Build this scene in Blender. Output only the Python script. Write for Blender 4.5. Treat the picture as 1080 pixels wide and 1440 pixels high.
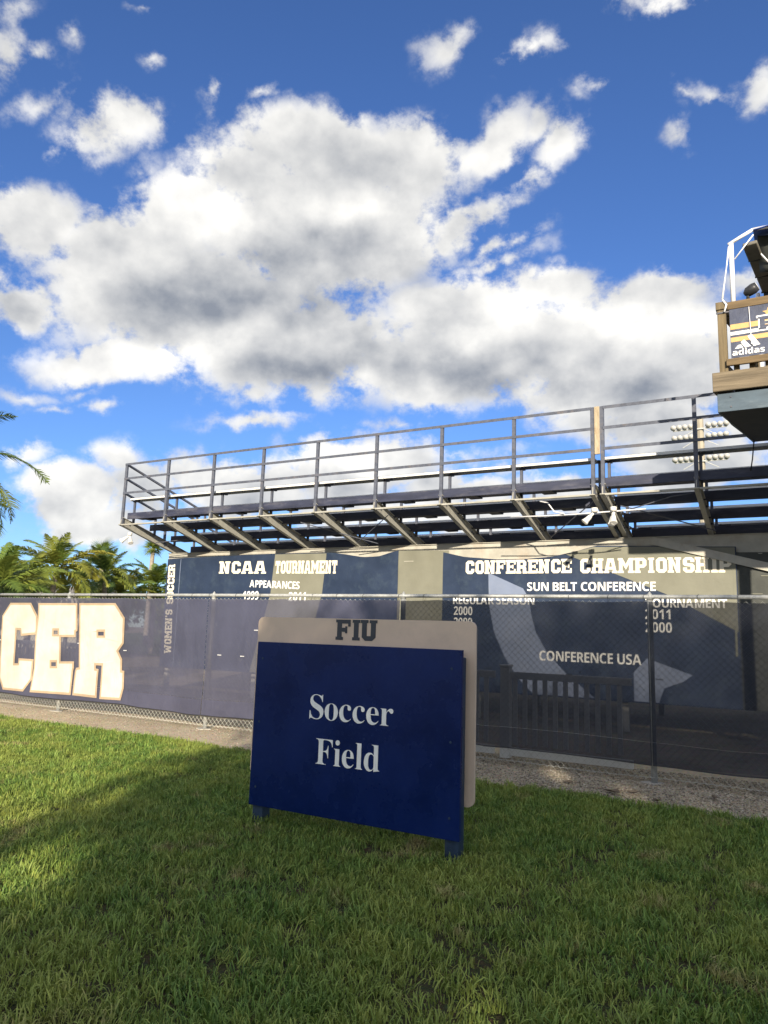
import bpy, bmesh, math, random
import numpy as np
from mathutils import Vector, Matrix, Euler
from mathutils import noise as mnoise

for _o in list(bpy.data.objects):
    bpy.data.objects.remove(_o)
SC = bpy.context.scene
COL = SC.collection
R = math.radians

# ------------------------------------------------------------------ camera
# world axes: X runs along the fence and the stand, Y away from the viewer, Z up
PITCH, ROLL, YAW, EYE = .164, .033, .52, 1.35
fw = Vector((-math.sin(YAW)*math.cos(PITCH), math.cos(YAW)*math.cos(PITCH), math.sin(PITCH)))
rt = Vector((math.cos(YAW), math.sin(YAW), 0))
up = rt.cross(fw)
cx = rt*math.cos(ROLL)+up*math.sin(ROLL)
cy = -rt*math.sin(ROLL)+up*math.cos(ROLL)
cam_data = bpy.data.cameras.new('camera')
cam = bpy.data.objects.new('camera', cam_data)
COL.objects.link(cam)
cam_data.sensor_fit = 'VERTICAL'
cam_data.sensor_height = 36
cam_data.lens = 26
cam_data.clip_end = 3000
cam.matrix_world = Matrix(((cx.x, cy.x, -fw.x, 0), (cx.y, cy.y, -fw.y, 0), (cx.z, cy.z, -fw.z, EYE), (0, 0, 0, 1)))
SC.camera = cam

# ------------------------------------------------------------------ light and exposure
SUN_DIR = Vector((1, -2.03, .342*2.03)).normalized()          # towards the sun
SUN_EL = math.asin(SUN_DIR.z)
SUN_AZ = math.atan2(SUN_DIR.x, SUN_DIR.y)
SUN_STRENGTH, SKY_STRENGTH, EXPOSURE = 5.0, .079, .74
sd = bpy.data.lights.new('sun', 'SUN')
sd.energy = SUN_STRENGTH
sd.angle = R(.55)
sd.color = (1, .88, .70)
sun = bpy.data.objects.new('sun', sd)
COL.objects.link(sun)
sun.rotation_euler = SUN_DIR.to_track_quat('Z', 'Y').to_euler()
sun.location = SUN_DIR*60
SC.view_settings.view_transform = 'Standard'
SC.view_settings.look = 'None'
SC.view_settings.exposure = EXPOSURE
SC.view_settings.gamma = 1
SC.view_settings.use_curve_mapping = False
SC.cycles.max_bounces = 6
SC.cycles.transparent_max_bounces = 24
SC.cycles.use_denoising = True

# ------------------------------------------------------------------ sky with cumulus clouds, laid out by azimuth and elevation (degrees)
CLOUDS = [(-52.5,34.1,4.8,1.99,19,0.8),(-56.3,32.1,3.62,0.89,31,0.35),(-49.0,32.0,2.22,1.77,-25,0.32),(-56.0,35.0,1.13,1.99,-2,0.32),(-58.1,27.0,5.16,2.77,9,1),(-58.1,28.6,2.49,1.75,14,0.56),(-57.9,21.8,3.94,2.55,12,1),(-50.3,26.6,7.16,3.96,19,1.1),(-46.3,30.4,4.36,2.83,34,1.1),(-42.6,32.7,5.19,3.39,7,1.1),(-37.4,35.1,8.97,2.75,5,1),(-29.6,34.4,7.86,3.39,1,1),(-21.8,35.7,4.41,2.19,21,0.8),(-16.2,35.5,2.77,1.87,28,0.66),(-18.5,36.4,3.38,1.21,11,0.59),(-18.5,33.3,3.02,1.31,21,0.59),(-35.9,29.7,12.37,5.3,4,1.2),(-44.1,23.9,13.8,5.0,7,1.2),(-50.6,18.9,7.65,1.7,11,1),(-37.1,21.5,10.84,4.44,4,1.2),(-29.4,30.0,6.39,3.5,18,1),(-24.6,30.2,6.31,1.7,16,0.9),(-28.3,25.5,4.48,2.39,19,0.6),(-20.8,28.9,4.75,0.91,17,0.59),(-21.4,27.6,5.87,1.1,14,0.56),(-23.3,24.5,8.63,2.82,4,1.1),(-17.1,25.6,6.13,1.75,1,0.9),(-25.6,20.9,10.92,3.96,0,1.2),(-16.6,21.7,11.02,4.36,-3,1.2),(-9.0,24.1,4.88,2.2,-2,1),(-8.6,21.2,6.61,3.71,-6,1.1),(-12.8,18.4,9.49,2.58,-3,1.1),(-8.7,18.7,6.05,3.02,-5,1.1),(-39.7,17.6,3.06,1.17,8,0.63),(-39.9,15.9,5.8,0.86,3,0.59),(-51.5,15.7,2.71,0.68,8,0.49),(-53.1,16.5,2.53,0.54,9,0.39),(-56.1,11.5,2.82,1.19,-1,0.59),(-50.2,11.9,2.89,1.75,11,0.7),(-53.3,8.9,3.77,2.23,6,1.1),(-48.2,9.6,3.78,2.88,5,1.05),(-50.9,6.8,6.28,1.95,5,0.9),(-45.4,11.9,3.26,2.11,20,0.73),(-41.5,10.7,7.0,2.7,4,1.1),(-33.3,12.3,6.17,3.02,3,1.1),(-28.8,13.3,4.52,2.47,2,0.95),(-23.7,11.3,5.55,1.42,1,0.95),(-16.6,11.2,6.24,1.74,-1,0.8),(-21.0,13.9,4.3,1.03,10,0.35),(-10.3,16.2,8.66,2.46,-4,1.05),(-6.9,13.5,5.79,3.55,-3,1.05),(-2.5,17.1,3.66,3.87,-6,1),(-26.4,9.5,16.7,1.92,1,0.9),(-25.9,41.8,3.19,1.55,21,0.55),(-18.5,40.8,4.88,1.23,4,0.5),(-44.6,37.4,1.47,1.07,43,0.49),(-60.5,36.3,1.87,2.14,17,0.56),(-58.8,36.7,1.96,0.71,-9,0.42),(-49.9,38.6,1.88,0.64,11,0.42),(-1.3,36.2,1.89,1.49,8,0.59),(-6.8,35.2,1.37,2.16,16,0.42),(-6.2,37.4,2.49,0.53,-25,0.35),(-7.8,42.5,5.75,0.78,-10,0.52),(-60.0,30.3,0.85,0.67,16,0.35),(-3.1,24.8,2.87,1.2,-9,0.59),(-14.7,38.5,1.96,0.77,-6,0.28),(-51.3,41.4,1.45,0.4,12,0.35),(-57.9,34.4,3.88,0.96,35,0.42),(-60.5,38.4,2.52,1.28,18,0.42),(-12.7,38.8,3.64,0.68,0,0.42),(-4.4,36.8,2.71,0.63,-19,0.42),(-40.7,38.0,2.19,0.75,28,0.42),(-56.7,38.2,0.96,1.3,-9,0.42),(-27.2,37.3,3.18,0.93,0,0.42),(-57.0,15.4,3.56,0.66,10,0.42),(-54.6,15.1,2.46,0.54,9,0.42),(-28.9,16.0,5.17,0.73,6,0.42),(-19.9,13.1,4.99,0.88,0,0.42),(-24.3,13.9,4.37,0.88,1,0.42)]
DARKS = [(-42.5,25.1,13.46,4.73,7,0.55),(-37.9,33.3,7.7,2.28,5,0.4),(-38.7,27.7,10.42,2.45,5,0.75),(-44.0,23.1,11.02,2.52,7,0.8),(-34.3,21.2,9.78,2.63,8,0.75),(-57.2,21.7,4.26,2.15,12,0.55),(-26.7,20.4,7.48,2.39,1,0.7),(-16.0,18.9,11.96,1.67,-2,0.7),(-12.3,20.7,6.18,1.71,-4,0.3),(-50.6,34.3,4.23,1.14,12,0.17),(-29.5,32.3,7.2,1.4,1,0.25),(-57.7,25.5,4.93,1.09,13,0.17),(-47.3,8.1,5.58,2.1,4,0.65),(-51.8,6.2,7.43,1.38,5,0.5),(-53.3,7.1,4.25,0.96,5,0.28),(-10.3,15.2,7.61,1.96,-3,0.6),(-8.9,12.5,6.92,2.06,-3,0.6),(-33.2,10.9,7.82,1.21,2,0.45),(-41.4,9.6,7.68,1.6,4,0.45),(-21.0,22.9,5.92,1.39,-1,0.2),(-3.4,17.2,2.79,2.92,-6,0.4)]
LIGHTS = [(-27.0,30.5,5.41,1.94,0,0.4),(-45.2,30.1,4.37,2.51,8,0.35),(-33.0,31.5,7.16,1.42,3,0.35),(-50.7,25.8,3.65,1.89,10,0.25),(-49.5,19.0,7.22,1.21,11,0.55),(-19.9,24.9,6.24,1.32,2,0.4),(-24.5,22.5,8.96,1.27,4,0.3),(-11.1,23.1,5.24,1.74,0,0.4),(-52.6,9.2,3.72,1.92,6,0.4),(-45.3,12.3,2.73,1.57,5,0.28),(-32.2,12.9,5.86,1.63,2,0.45),(-39.9,21.0,2.92,0.98,5,0.28),(-54.9,26.9,3.88,1.84,12,0.2)]


W = bpy.data.worlds.new('World')
SC.world = W
W.use_nodes = True

class NT:
    """small node-tree helper"""
    def __init__(s, t): s.t = t; s.n = t.nodes; s.l = t.links
    def new(s, typ, **k):
        n = s.n.new(typ)
        for a, v in k.items(): setattr(n, a, v)
        return n
    def put(s, sock, v):
        if v is None: return
        if hasattr(v, 'links') or hasattr(v, 'is_output'): s.l.new(v, sock)
        else: sock.default_value = v
    def math(s, op, a, b=None, c=None, clamp=False):
        n = s.new('ShaderNodeMath', operation=op, use_clamp=clamp)
        s.put(n.inputs[0], a); s.put(n.inputs[1], b); s.put(n.inputs[2], c)
        return n.outputs[0]
    def vmath(s, op, a, b=None, sc=None):
        n = s.new('ShaderNodeVectorMath', operation=op)
        s.put(n.inputs[0], a); s.put(n.inputs[1], b)
        if sc is not None: s.put(n.inputs['Scale'], sc)
        return n.outputs[0]
    def noise(s, vec, scale, detail=5, rough=.55, dist=0, color=False):
        n = s.new('ShaderNodeTexNoise'); n.noise_dimensions = '3D'
        s.put(n.inputs['Vector'], vec); s.put(n.inputs['Scale'], scale)
        n.inputs['Detail'].default_value = detail; n.inputs['Roughness'].default_value = rough
        n.inputs['Distortion'].default_value = dist
        return n.outputs['Color' if color else 'Fac']
    def ramp(s, v, a, b, lo=0, hi=1, smooth=True):
        n = s.new('ShaderNodeMapRange'); n.interpolation_type = 'SMOOTHSTEP' if smooth else 'LINEAR'
        s.put(n.inputs['Value'], v)
        for k, x in zip(('From Min', 'From Max', 'To Min', 'To Max'), (a, b, lo, hi)): s.put(n.inputs[k], x)
        return n.outputs[0]
    def mix(s, f, a, b, blend='MIX'):
        n = s.new('ShaderNodeMix', data_type='RGBA', blend_type=blend)
        s.put(n.inputs[0], f); s.put(n.inputs[6], a); s.put(n.inputs[7], b)
        return n.outputs[2]

def build_world():
    t = NT(W.node_tree); t.n.clear()
    out = t.new('ShaderNodeOutputWorld')
    sky = t.new('ShaderNodeTexSky', sky_type='NISHITA', sun_disc=False)
    sky.sun_elevation = SUN_EL; sky.sun_rotation = SUN_AZ
    sky.altitude = 0; sky.air_density = 1.0; sky.dust_density = .05; sky.ozone_density = 3.5
    bg = t.new('ShaderNodeBackground'); bg.inputs['Strength'].default_value = SKY_STRENGTH
    t.l.new(t.mix(1.0, sky.outputs[0], (.76, .93, 1.30, 1), 'MULTIPLY'), bg.inputs['Color'])
    d = t.new('ShaderNodeTexCoord').outputs['Generated']
    # wind-torn edges: warp the direction before reading the cloud layout
    w1 = t.vmath('SUBTRACT', t.noise(d, 9, 3, .6, color=True), (.5, .5, .5))
    w2 = t.vmath('SUBTRACT', t.noise(d, 38, 4, .65, color=True), (.5, .5, .5))
    dw = t.vmath('ADD', t.vmath('ADD', d, t.vmath('SCALE', w1, sc=.07)), t.vmath('SCALE', w2, sc=.022))
    dw = t.vmath('NORMALIZE', dw)
    def azel(v):
        sp = t.new('ShaderNodeSeparateXYZ'); t.l.new(v, sp.inputs[0])
        az = t.math('MULTIPLY', t.math('ARCTAN2', sp.outputs[0], sp.outputs[1]), 57.29578)
        el = t.math('MULTIPLY', t.math('ARCSINE', sp.outputs[2]), 57.29578)
        c = t.new('ShaderNodeCombineXYZ'); t.put(c.inputs[0], az); t.put(c.inputs[1], el)
        return c.outputs[0], az, el
    P, az, el = azel(dw)
    def blob(b, src, sc=1.0):
        m = t.new('ShaderNodeMapping', vector_type='TEXTURE')
        m.inputs['Location'].default_value = (b[0], b[1], 0)
        m.inputs['Rotation'].default_value = (0, 0, R(b[4]))
        m.inputs['Scale'].default_value = (b[2]*sc, b[3]*sc, 1)
        t.l.new(src, m.inputs[0])
        g = t.new('ShaderNodeTexGradient', gradient_type='SPHERICAL')
        t.l.new(m.outputs[0], g.inputs[0])
        return t.math('MULTIPLY', g.outputs['Fac'], b[5])
    F = None
    for b in CLOUDS:
        f = blob(b, P, 1.30)
        F = f if F is None else t.math('MAXIMUM', F, f)
    # the rest of the sky carries similar clouds, cover raised for whiter fill light
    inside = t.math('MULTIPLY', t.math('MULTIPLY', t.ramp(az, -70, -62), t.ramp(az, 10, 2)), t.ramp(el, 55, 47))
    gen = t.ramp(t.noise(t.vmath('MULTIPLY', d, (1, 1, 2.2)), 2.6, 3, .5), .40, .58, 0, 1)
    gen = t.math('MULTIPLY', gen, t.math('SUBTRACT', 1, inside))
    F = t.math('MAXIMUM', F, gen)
    ds = t.vmath('MULTIPLY', d, (1, 1, 1.25))
    n1 = t.noise(ds, 17, 12, .62)
    D = t.math('ADD', F, t.math('MULTIPLY', t.math('SUBTRACT', n1, .5), 2.0))
    alpha = t.ramp(D, .12, .56)
    alpha = t.math('MULTIPLY', alpha, t.ramp(F, .0, .55))
    # relief: the same billow field read a little higher and towards the sun
    off = Vector((.012, -.004, .045))
    n1b = t.noise(t.vmath('ADD', ds, tuple(off)), 11, 7, .47)
    n1c = t.noise(ds, 11, 7, .47)
    rel = t.math('SUBTRACT', n1c, n1b)
    Fd = None
    for b in DARKS:
        f = blob(b, P, 1.75); Fd = f if Fd is None else t.math('MAXIMUM', Fd, f)
    Fl = None
    for b in LIGHTS:
        f = blob(b, P, 1.35); Fl = f if Fl is None else t.math('MAXIMUM', Fl, f)
    Fd = t.math('MULTIPLY', Fd, t.ramp(t.noise(ds, 9, 6, .55), .25, .7, .6, 1.15))
    s = t.math('ADD', .70, t.math('ADD', t.math('MULTIPLY', rel, 1.6), t.math('MULTIPLY', t.math('SUBTRACT', n1, .5), .5)))
    s = t.math('SUBTRACT', s, t.math("MULTIPLY", t.ramp(Fd, 0, .80), .56))
    s = t.math('SUBTRACT', s, t.math('MULTIPLY', t.ramp(F, .35, .95), .20))
    s = t.math('ADD', s, t.math('MULTIPLY', t.ramp(Fl, 0, .5), .42))
    s = t.math('ADD', s, t.math('MULTIPLY', t.math('SUBTRACT', t.noise(d, 6, 4, .5), .5), .5))
    s = t.ramp(s, -.25, .98, 0, 1, False)
    cc = t.mix(s, (.26, .285, .33, 1), (1.0, .98, .93, 1))
    cb = t.new('ShaderNodeBackground'); t.l.new(cc, cb.inputs['Color']); # unseen clouds on the sun's side brightened to lift the light in shade
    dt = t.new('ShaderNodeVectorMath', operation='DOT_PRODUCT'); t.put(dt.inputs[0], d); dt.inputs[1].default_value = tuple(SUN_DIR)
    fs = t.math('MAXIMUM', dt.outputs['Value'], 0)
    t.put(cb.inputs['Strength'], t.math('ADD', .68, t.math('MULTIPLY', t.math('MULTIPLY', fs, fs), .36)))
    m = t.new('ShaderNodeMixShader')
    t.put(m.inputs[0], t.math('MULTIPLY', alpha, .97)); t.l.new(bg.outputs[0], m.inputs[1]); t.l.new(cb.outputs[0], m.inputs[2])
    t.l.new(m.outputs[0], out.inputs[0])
build_world()
W.cycles.sampling_method = 'MANUAL'
W.cycles.sample_map_resolution = 512

# ------------------------------------------------------------------ helpers
def bounds(mesh): pass

class MB:
    """collects boxes, bars, tubes and prisms into one mesh"""
    def __init__(s): s.v = []; s.f = []; s.m = []
    def add(s, vs, fs, mi=0):
        k = len(s.v); s.v += [tuple(v) for v in vs]; s.f += [tuple(i+k for i in f) for f in fs]; s.m += [mi]*len(fs)
    def box(s, x0, x1, y0, y1, z0, z1, mi=0, M=None):
        vs = [Vector(p) for p in ((x0,y0,z0),(x1,y0,z0),(x1,y1,z0),(x0,y1,z0),(x0,y0,z1),(x1,y0,z1),(x1,y1,z1),(x0,y1,z1))]
        if M: vs = [M @ v for v in vs]
        s.add(vs, [(0,3,2,1),(4,5,6,7),(0,1,5,4),(1,2,6,5),(2,3,7,6),(3,0,4,7)], mi)
        return s
    def bar(s, a, b, w, h, mi=0, upv=(0,0,1), off=0):
        a = Vector(a); b = Vector(b); d = (b-a).normalized(); u = Vector(upv)
        sd = d.cross(u)
        if sd.length < 1e-4: sd = d.cross(Vector((0,1,0)))
        sd.normalize(); u = sd.cross(d).normalized()
        vs = [p + sd*i*w/2 + u*j*h/2 for p in (a, b) for i, j in ((-1,-1),(1,-1),(1,1),(-1,1))]
        s.add(vs, [(0,1,2,3),(7,6,5,4),(0,4,5,1),(1,5,6,2),(2,6,7,3),(3,7,4,0)], mi)
        return s
    def tube(s, pts, r, n=8, mi=0, cap=True):
        pts = [Vector(p) for p in pts]; rr = r if isinstance(r, (list, tuple)) else [r]*len(pts)
        k = len(s.v); prev = None
        for i, p in enumerate(pts):
            d = (pts[min(i+1, len(pts)-1)]-pts[max(i-1, 0)]).normalized()
            if prev is None:
                u = d.orthogonal().normalized()
            else:
                u = (prev - d*prev.dot(d)).normalized()
            prev = u; w = d.cross(u)
            for j in range(n):
                a = 2*math.pi*j/n
                s.v.append(tuple(p+(u*math.cos(a)+w*math.sin(a))*rr[i]))
        for i in range(len(pts)-1):
            for j in range(n):
                j2 = (j+1) % n
                s.f.append((k+i*n+j, k+i*n+j2, k+(i+1)*n+j2, k+(i+1)*n+j)); s.m.append(mi)
        if cap:
            s.f.append(tuple(k+j for j in reversed(range(n)))); s.m.append(mi)
            s.f.append(tuple(k+(len(pts)-1)*n+j for j in range(n))); s.m.append(mi)
        return s
    def prism(s, poly, x0, x1, axis='x', mi=0):
        """polygon (a,b) swept along an axis. axis x: (y,z); axis y: (x,z); axis z: (x,y)"""
        n = len(poly); mk = {'x': lambda a, b, t: (t, a, b), 'y': lambda a, b, t: (a, t, b), 'z': lambda a, b, t: (a, b, t)}[axis]
        vs = [mk(a, b, x0) for a, b in poly]+[mk(a, b, x1) for a, b in poly]
        s.add(vs, [tuple(range(n)), tuple(range(2*n-1, n-1, -1))]+[(i, i+n, (i+1) % n+n, (i+1) % n) for i in range(n)], mi)
        return s
    def build(s, name, mats, parent=None, smooth=False, bevel=0, loc=None):
        me = bpy.data.meshes.new(name)
        me.from_pydata(s.v, [], s.f)
        mats = mats if isinstance(mats, (list, tuple)) else [mats]
        for m in mats: me.materials.append(m)
        if len(mats) > 1: me.polygons.foreach_set('material_index', s.m)
        bm = bmesh.new(); bm.from_mesh(me); bmesh.ops.recalc_face_normals(bm, faces=bm.faces)
        if bevel:
            es = [e for e in bm.edges if len(e.link_faces) == 2 and e.calc_face_angle(0) > .6]
            bmesh.ops.bevel(bm, geom=es, offset=bevel, segments=1, affect='EDGES', clamp_overlap=True)
        bm.to_mesh(me); bm.free()
        if smooth: me.polygons.foreach_set('use_smooth', [True]*len(me.polygons))
        me.update()
        return link(name, me, parent, loc)

def link(name, data, parent=None, loc=None):
    o = bpy.data.objects.new(name, data); COL.objects.link(o)
    if parent is not None: o.parent = parent
    if loc is not None: o.location = loc
    return o

def tag(o, label=None, cat=None, group=None, kind=None):
    if label: o['label'] = label
    if cat: o['category'] = cat
    if group: o['group'] = group
    if kind: o['kind'] = kind
    return o

def thing(name, label, cat, loc=(0, 0, 0), rz=0, group=None):
    o = bpy.data.objects.new(name, None); COL.objects.link(o)
    o.location = loc; o.rotation_euler = (0, 0, rz); o.empty_display_size = .2
    return tag(o, label, cat, group)

def copy_tree(o, parent=None):
    c = o.copy(); COL.objects.link(c); c.parent = parent
    for ch in list(o.children): copy_tree(ch, c)
    return c

def local(parent, x, y, z):
    return (x-parent.location.x, y-parent.location.y, z-parent.location.z)

# ------------------------------------------------------------------ materials
def material(name, color, rough=.6, metal=0, var=.15, vscale=6, bump=0, bscale=40, dirt=None, dscale=2.5, damt=.4, spec=.4, stretch=None, trans=0, obj=True, noise_detail=5):
    m = bpy.data.materials.new(name); m.use_nodes = True
    t = NT(m.node_tree); t.n.clear()
    out = t.new('ShaderNodeOutputMaterial'); b = t.new('ShaderNodeBsdfPrincipled')
    tc = t.new('ShaderNodeTexCoord').outputs['Object']
    if stretch: tc = t.vmath('MULTIPLY', tc, stretch)
    c = (*color, 1)
    n = t.noise(tc, vscale, noise_detail, .6)
    lo = tuple(x*(1-var) for x in color)+(1,); hi = tuple(min(1, x*(1+var)) for x in color)+(1,)
    col = t.mix(t.ramp(n, .3, .7), lo, hi)
    if dirt:
        dn = t.ramp(t.noise(tc, dscale, 7, .7), .48, .72)
        col = t.mix(t.math('MULTIPLY', dn, damt), col, (*dirt, 1))
    t.l.new(col, b.inputs['Base Color'])
    rn = t.ramp(n, .2, .8, max(0, rough-.08), min(1, rough+.08)); t.l.new(rn, b.inputs['Roughness'])
    b.inputs['Metallic'].default_value = metal
    b.inputs['Specular IOR Level'].default_value = spec
    if bump:
        bn = t.new('ShaderNodeBump'); bn.inputs['Strength'].default_value = bump; bn.inputs['Distance'].default_value = .01
        t.l.new(t.noise(tc, bscale, 4, .6), bn.inputs['Height']); t.l.new(bn.outputs[0], b.inputs['Normal'])
    sh = b.outputs[0]
    if trans:
        tr = t.new('ShaderNodeBsdfTranslucent'); t.l.new(col, tr.inputs[0])
        mx = t.new('ShaderNodeMixShader'); mx.inputs[0].default_value = trans
        t.l.new(sh, mx.inputs[1]); t.l.new(tr.outputs[0], mx.inputs[2]); sh = mx.outputs[0]
    t.l.new(sh, out.inputs[0])
    return m

def mesh_fabric(name, color, hole=.25, rough=.7, wrinkle=.6, trans=.15):
    """knitted windscreen: evenly perforated cloth that lets part of what is behind show"""
    m = bpy.data.materials.new(name); m.use_nodes = True
    t = NT(m.node_tree); t.n.clear()
    out = t.new('ShaderNodeOutputMaterial'); b = t.new('ShaderNodeBsdfPrincipled')
    tc = t.new('ShaderNodeTexCoord').outputs['Object']
    n = t.noise(tc, 1.6, 6, .65)
    col = t.mix(t.ramp(n, .3, .75), tuple(x*.85 for x in color)+(1,), tuple(x*1.18 for x in color)+(1,))
    dust = t.ramp(t.noise(tc, 9, 6, .7), .55, .8)
    col = t.mix(t.math('MULTIPLY', dust, .12), col, (.30, .28, .25, 1))
    t.l.new(col, b.inputs['Base Color']); b.inputs['Roughness'].default_value = rough
    b.inputs['Specular IOR Level'].default_value = .25
    bn = t.new('ShaderNodeBump'); bn.inputs['Strength'].default_value = wrinkle; bn.inputs['Distance'].default_value = .05
    st = t.vmath('MULTIPLY', tc, (1.0, 1, .45))
    t.l.new(t.noise(st, 2.2, 4, .6, .8), bn.inputs['Height']); t.l.new(bn.outputs[0], b.inputs['Normal'])
    tl = t.new('ShaderNodeBsdfTranslucent'); t.l.new(col, tl.inputs[0])
    m1 = t.new('ShaderNodeMixShader'); m1.inputs[0].default_value = trans
    t.l.new(b.outputs[0], m1.inputs[1]); t.l.new(tl.outputs[0], m1.inputs[2])
    tp = t.new('ShaderNodeBsdfTransparent')
    m2 = t.new('ShaderNodeMixShader'); t.put(m2.inputs[0], t.ramp(n, .2, .8, hole*.9, hole*1.1))
    t.l.new(m1.outputs[0], m2.inputs[1]); t.l.new(tp.outputs[0], m2.inputs[2])
    t.l.new(m2.outputs[0], out.inputs[0])
    return m

def blade_material(name, cols, trans=.35, patch=True):
    m = bpy.data.materials.new(name); m.use_nodes = True
    t = NT(m.node_tree); t.n.clear()
    out = t.new('ShaderNodeOutputMaterial'); b = t.new('ShaderNodeBsdfPrincipled')
    rnd = t.new('ShaderNodeObjectInfo').outputs['Random']
    geo = t.new('ShaderNodeNewGeometry')
    isl = geo.outputs['Random Per Island']
    pos = geo.outputs['Position']
    a = t.mix(isl, (*cols[0], 1), (*cols[1], 1))
    a = t.mix(t.math('MULTIPLY', t.ramp(rnd, .4, 1), .6), a, (*cols[2], 1))
    if patch:
        pn = t.ramp(t.noise(pos, .9, 4, .6), .42, .68)
        a = t.mix(t.math('MULTIPLY', pn, .55), a, (*cols[2], 1))
        dry = t.ramp(t.noise(pos, 1.9, 5, .7), .56, .70)
        a = t.mix(t.math('MULTIPLY', dry, .8), a, (*cols[3], 1))
    t.l.new(a, b.inputs['Base Color']); b.inputs['Roughness'].default_value = .55; b.inputs['Specular IOR Level'].default_value = .3
    tl = t.new('ShaderNodeBsdfTranslucent'); t.l.new(a, tl.inputs[0])
    m1 = t.new('ShaderNodeMixShader'); m1.inputs[0].default_value = trans
    t.l.new(b.outputs[0], m1.inputs[1]); t.l.new(tl.outputs[0], m1.inputs[2]); t.l.new(m1.outputs[0], out.inputs[0])
    return m

MAT = {}
MAT['galv'] = material('galvanised_steel', (.40, .41, .40), .45, .25, .15, 30, .05, 90, (.28, .25, .20), 6, .35)
MAT['wire'] = material('fence_wire', (.46, .46, .41), .5, .1, .2, 60)
MAT['rail'] = material('weathered_rail_steel', (.080, .090, .120), .5, .0, .2, 14, .06, 80, (.20, .16, .13), 9, .4)
MAT['raker'] = material('painted_beam_steel', (.35, .345, .305), .6, .0, .1, 8, .05, 60, (.30, .25, .19), 5, .35)
MAT['beam'] = material('cream_painted_girder', (.42, .405, .355), .6, .1, .12, 5, .06, 50, (.34, .25, .17), 3, .4)
MAT['deck'] = material('navy_painted_plank', (.032, .037, .066), .55, .0, .25, 10, .12, 30, (.24, .23, .24), 7, .3, stretch=(.25, 1, 1))
MAT['bench'] = material('aluminium_bench', (.76, .76, .74), .45, .1, .1, 6, .05, 40, (.35, .34, .33), 5, .3, stretch=(.2, 1, 1))
MAT['dark_steel'] = material('dark_painted_steel', (.03, .034, .045), .6, .2, .25, 12)
MAT['wood'] = material('weathered_timber', (.150, .108, .062), .8, 0, .3, 5, .5, 12, (.13, .10, .06), 4, .5, stretch=(.35, 5, 5), spec=.2)
MAT['wood_grey'] = material('greyed_timber', (.165, .135, .095), .85, 0, .3, 5, .5, 12, (.15, .12, .085), 4, .5, stretch=(.35, 5, 5), spec=.2)
MAT['wood_v'] = material('weathered_timber_post', (.16, .125, .075), .8, 0, .3, 5, .5, 12, (.12, .10, .07), 4, .5, stretch=(5, 5, .35), spec=.2)
MAT['wood_pale'] = material('pale_bleached_board', (.38, .315, .22), .8, 0, .22, 5, .5, 14, (.25, .17, .09), 9, .7, stretch=(4, 4, .8), spec=.2)
MAT['teal'] = material('blue_painted_panel', (.060, .090, .120), .5, .1, .15, 7, .1, 20, (.15, .19, .22), 6, .5, stretch=(.5, 2, 2))
MAT['white_vinyl'] = material('white_vinyl', (.72, .72, .70), .45, 0, .06, 5, 0, 40, (.45, .43, .38), 5, .3)
MAT['pvc'] = material('white_pvc', (.78, .78, .80), .35, 0, .04, 8)
MAT['sign_blue'] = material('sign_navy_paint', (.002, .013, .088), .28, 0, .22, 2.2, .03, 8, (.020, .040, .13), 38, .3, spec=.25)
MAT['sign_cream'] = material('sign_cream_board', (.68, .53, .40), .5, 0, .05, 3, .03, 20, (.38, .31, .24), 4, .25)
MAT['sign_white'] = material('sign_white_letter', (.92, .91, .85), .5, 0, .04, 12)
MAT['sign_ink'] = material('sign_dark_letter', (.045, .05, .06), .5, 0, .1, 12)
MAT['sign_post'] = material('navy_painted_post', (.022, .045, .085), .5, 0, .2, 10, .2, 40, (.08, .10, .12), 12, .4)
MAT['ban_navy'] = material('navy_banner_vinyl', (.020, .034, .070), .55, 0, .15, 2, .8, 3, (.07, .10, .13), 3, .35, spec=.3)
MAT['ban_olive'] = material('khaki_banner_vinyl', (.19, .19, .15), .55, 0, .07, 2, .8, 3, (.18, .175, .13), 3, .3, spec=.3)
MAT['ban_pale'] = material('pale_blue_banner_vinyl', (.18, .22, .32), .55, 0, .07, 2, .8, 3, (.28, .30, .34), 3, .3, spec=.3)
MAT['ban_white'] = material('cream_banner_print', (.80, .74, .60), .6, 0, .06, 9)
MAT['ban_white2'] = material('white_banner_print', (.84, .84, .82), .6, 0, .06, 9)
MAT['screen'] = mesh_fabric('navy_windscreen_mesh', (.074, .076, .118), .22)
MAT['screen_dark'] = mesh_fabric('shaded_windscreen_mesh', (.017, .021, .034), .22, trans=.06)  # the same navy cloth, coloured darker to deepen the shade at the right
MAT['screen_dark_hem'] = mesh_fabric('shaded_windscreen_hem', (.017, .021, .035), .19, trans=.06)  # its hem, with the shade put into the colour too
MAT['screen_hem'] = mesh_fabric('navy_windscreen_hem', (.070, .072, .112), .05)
MAT['tan_print'] = mesh_fabric('tan_windscreen_print', (.50, .38, .26), .10, trans=.2)
MAT['cream_print'] = mesh_fabric('cream_windscreen_print', (.71, .68, .58), .12, trans=.2)
MAT['white_patch'] = material('white_vent_stitching', (.6, .6, .6), .6, 0, .1, 9)
MAT['b_navy'] = material('banner_dark_navy', (.045, .055, .095), .5, 0, .2, 6, .5, 6, (.16, .18, .22), 8, .4)
MAT['b_gold'] = material('banner_gold', (.56, .35, .14), .55, 0, .08, 9)
MAT['tarp'] = material('grey_tarpaulin', (.16, .15, .125), .7, 0, .2, 4, .6, 8, (.08, .075, .07), 6, .5)
MAT['tarp_blue'] = material('blue_tarpaulin', (.03, .07, .30), .5, 0, .2, 4, .6, 8)
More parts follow.
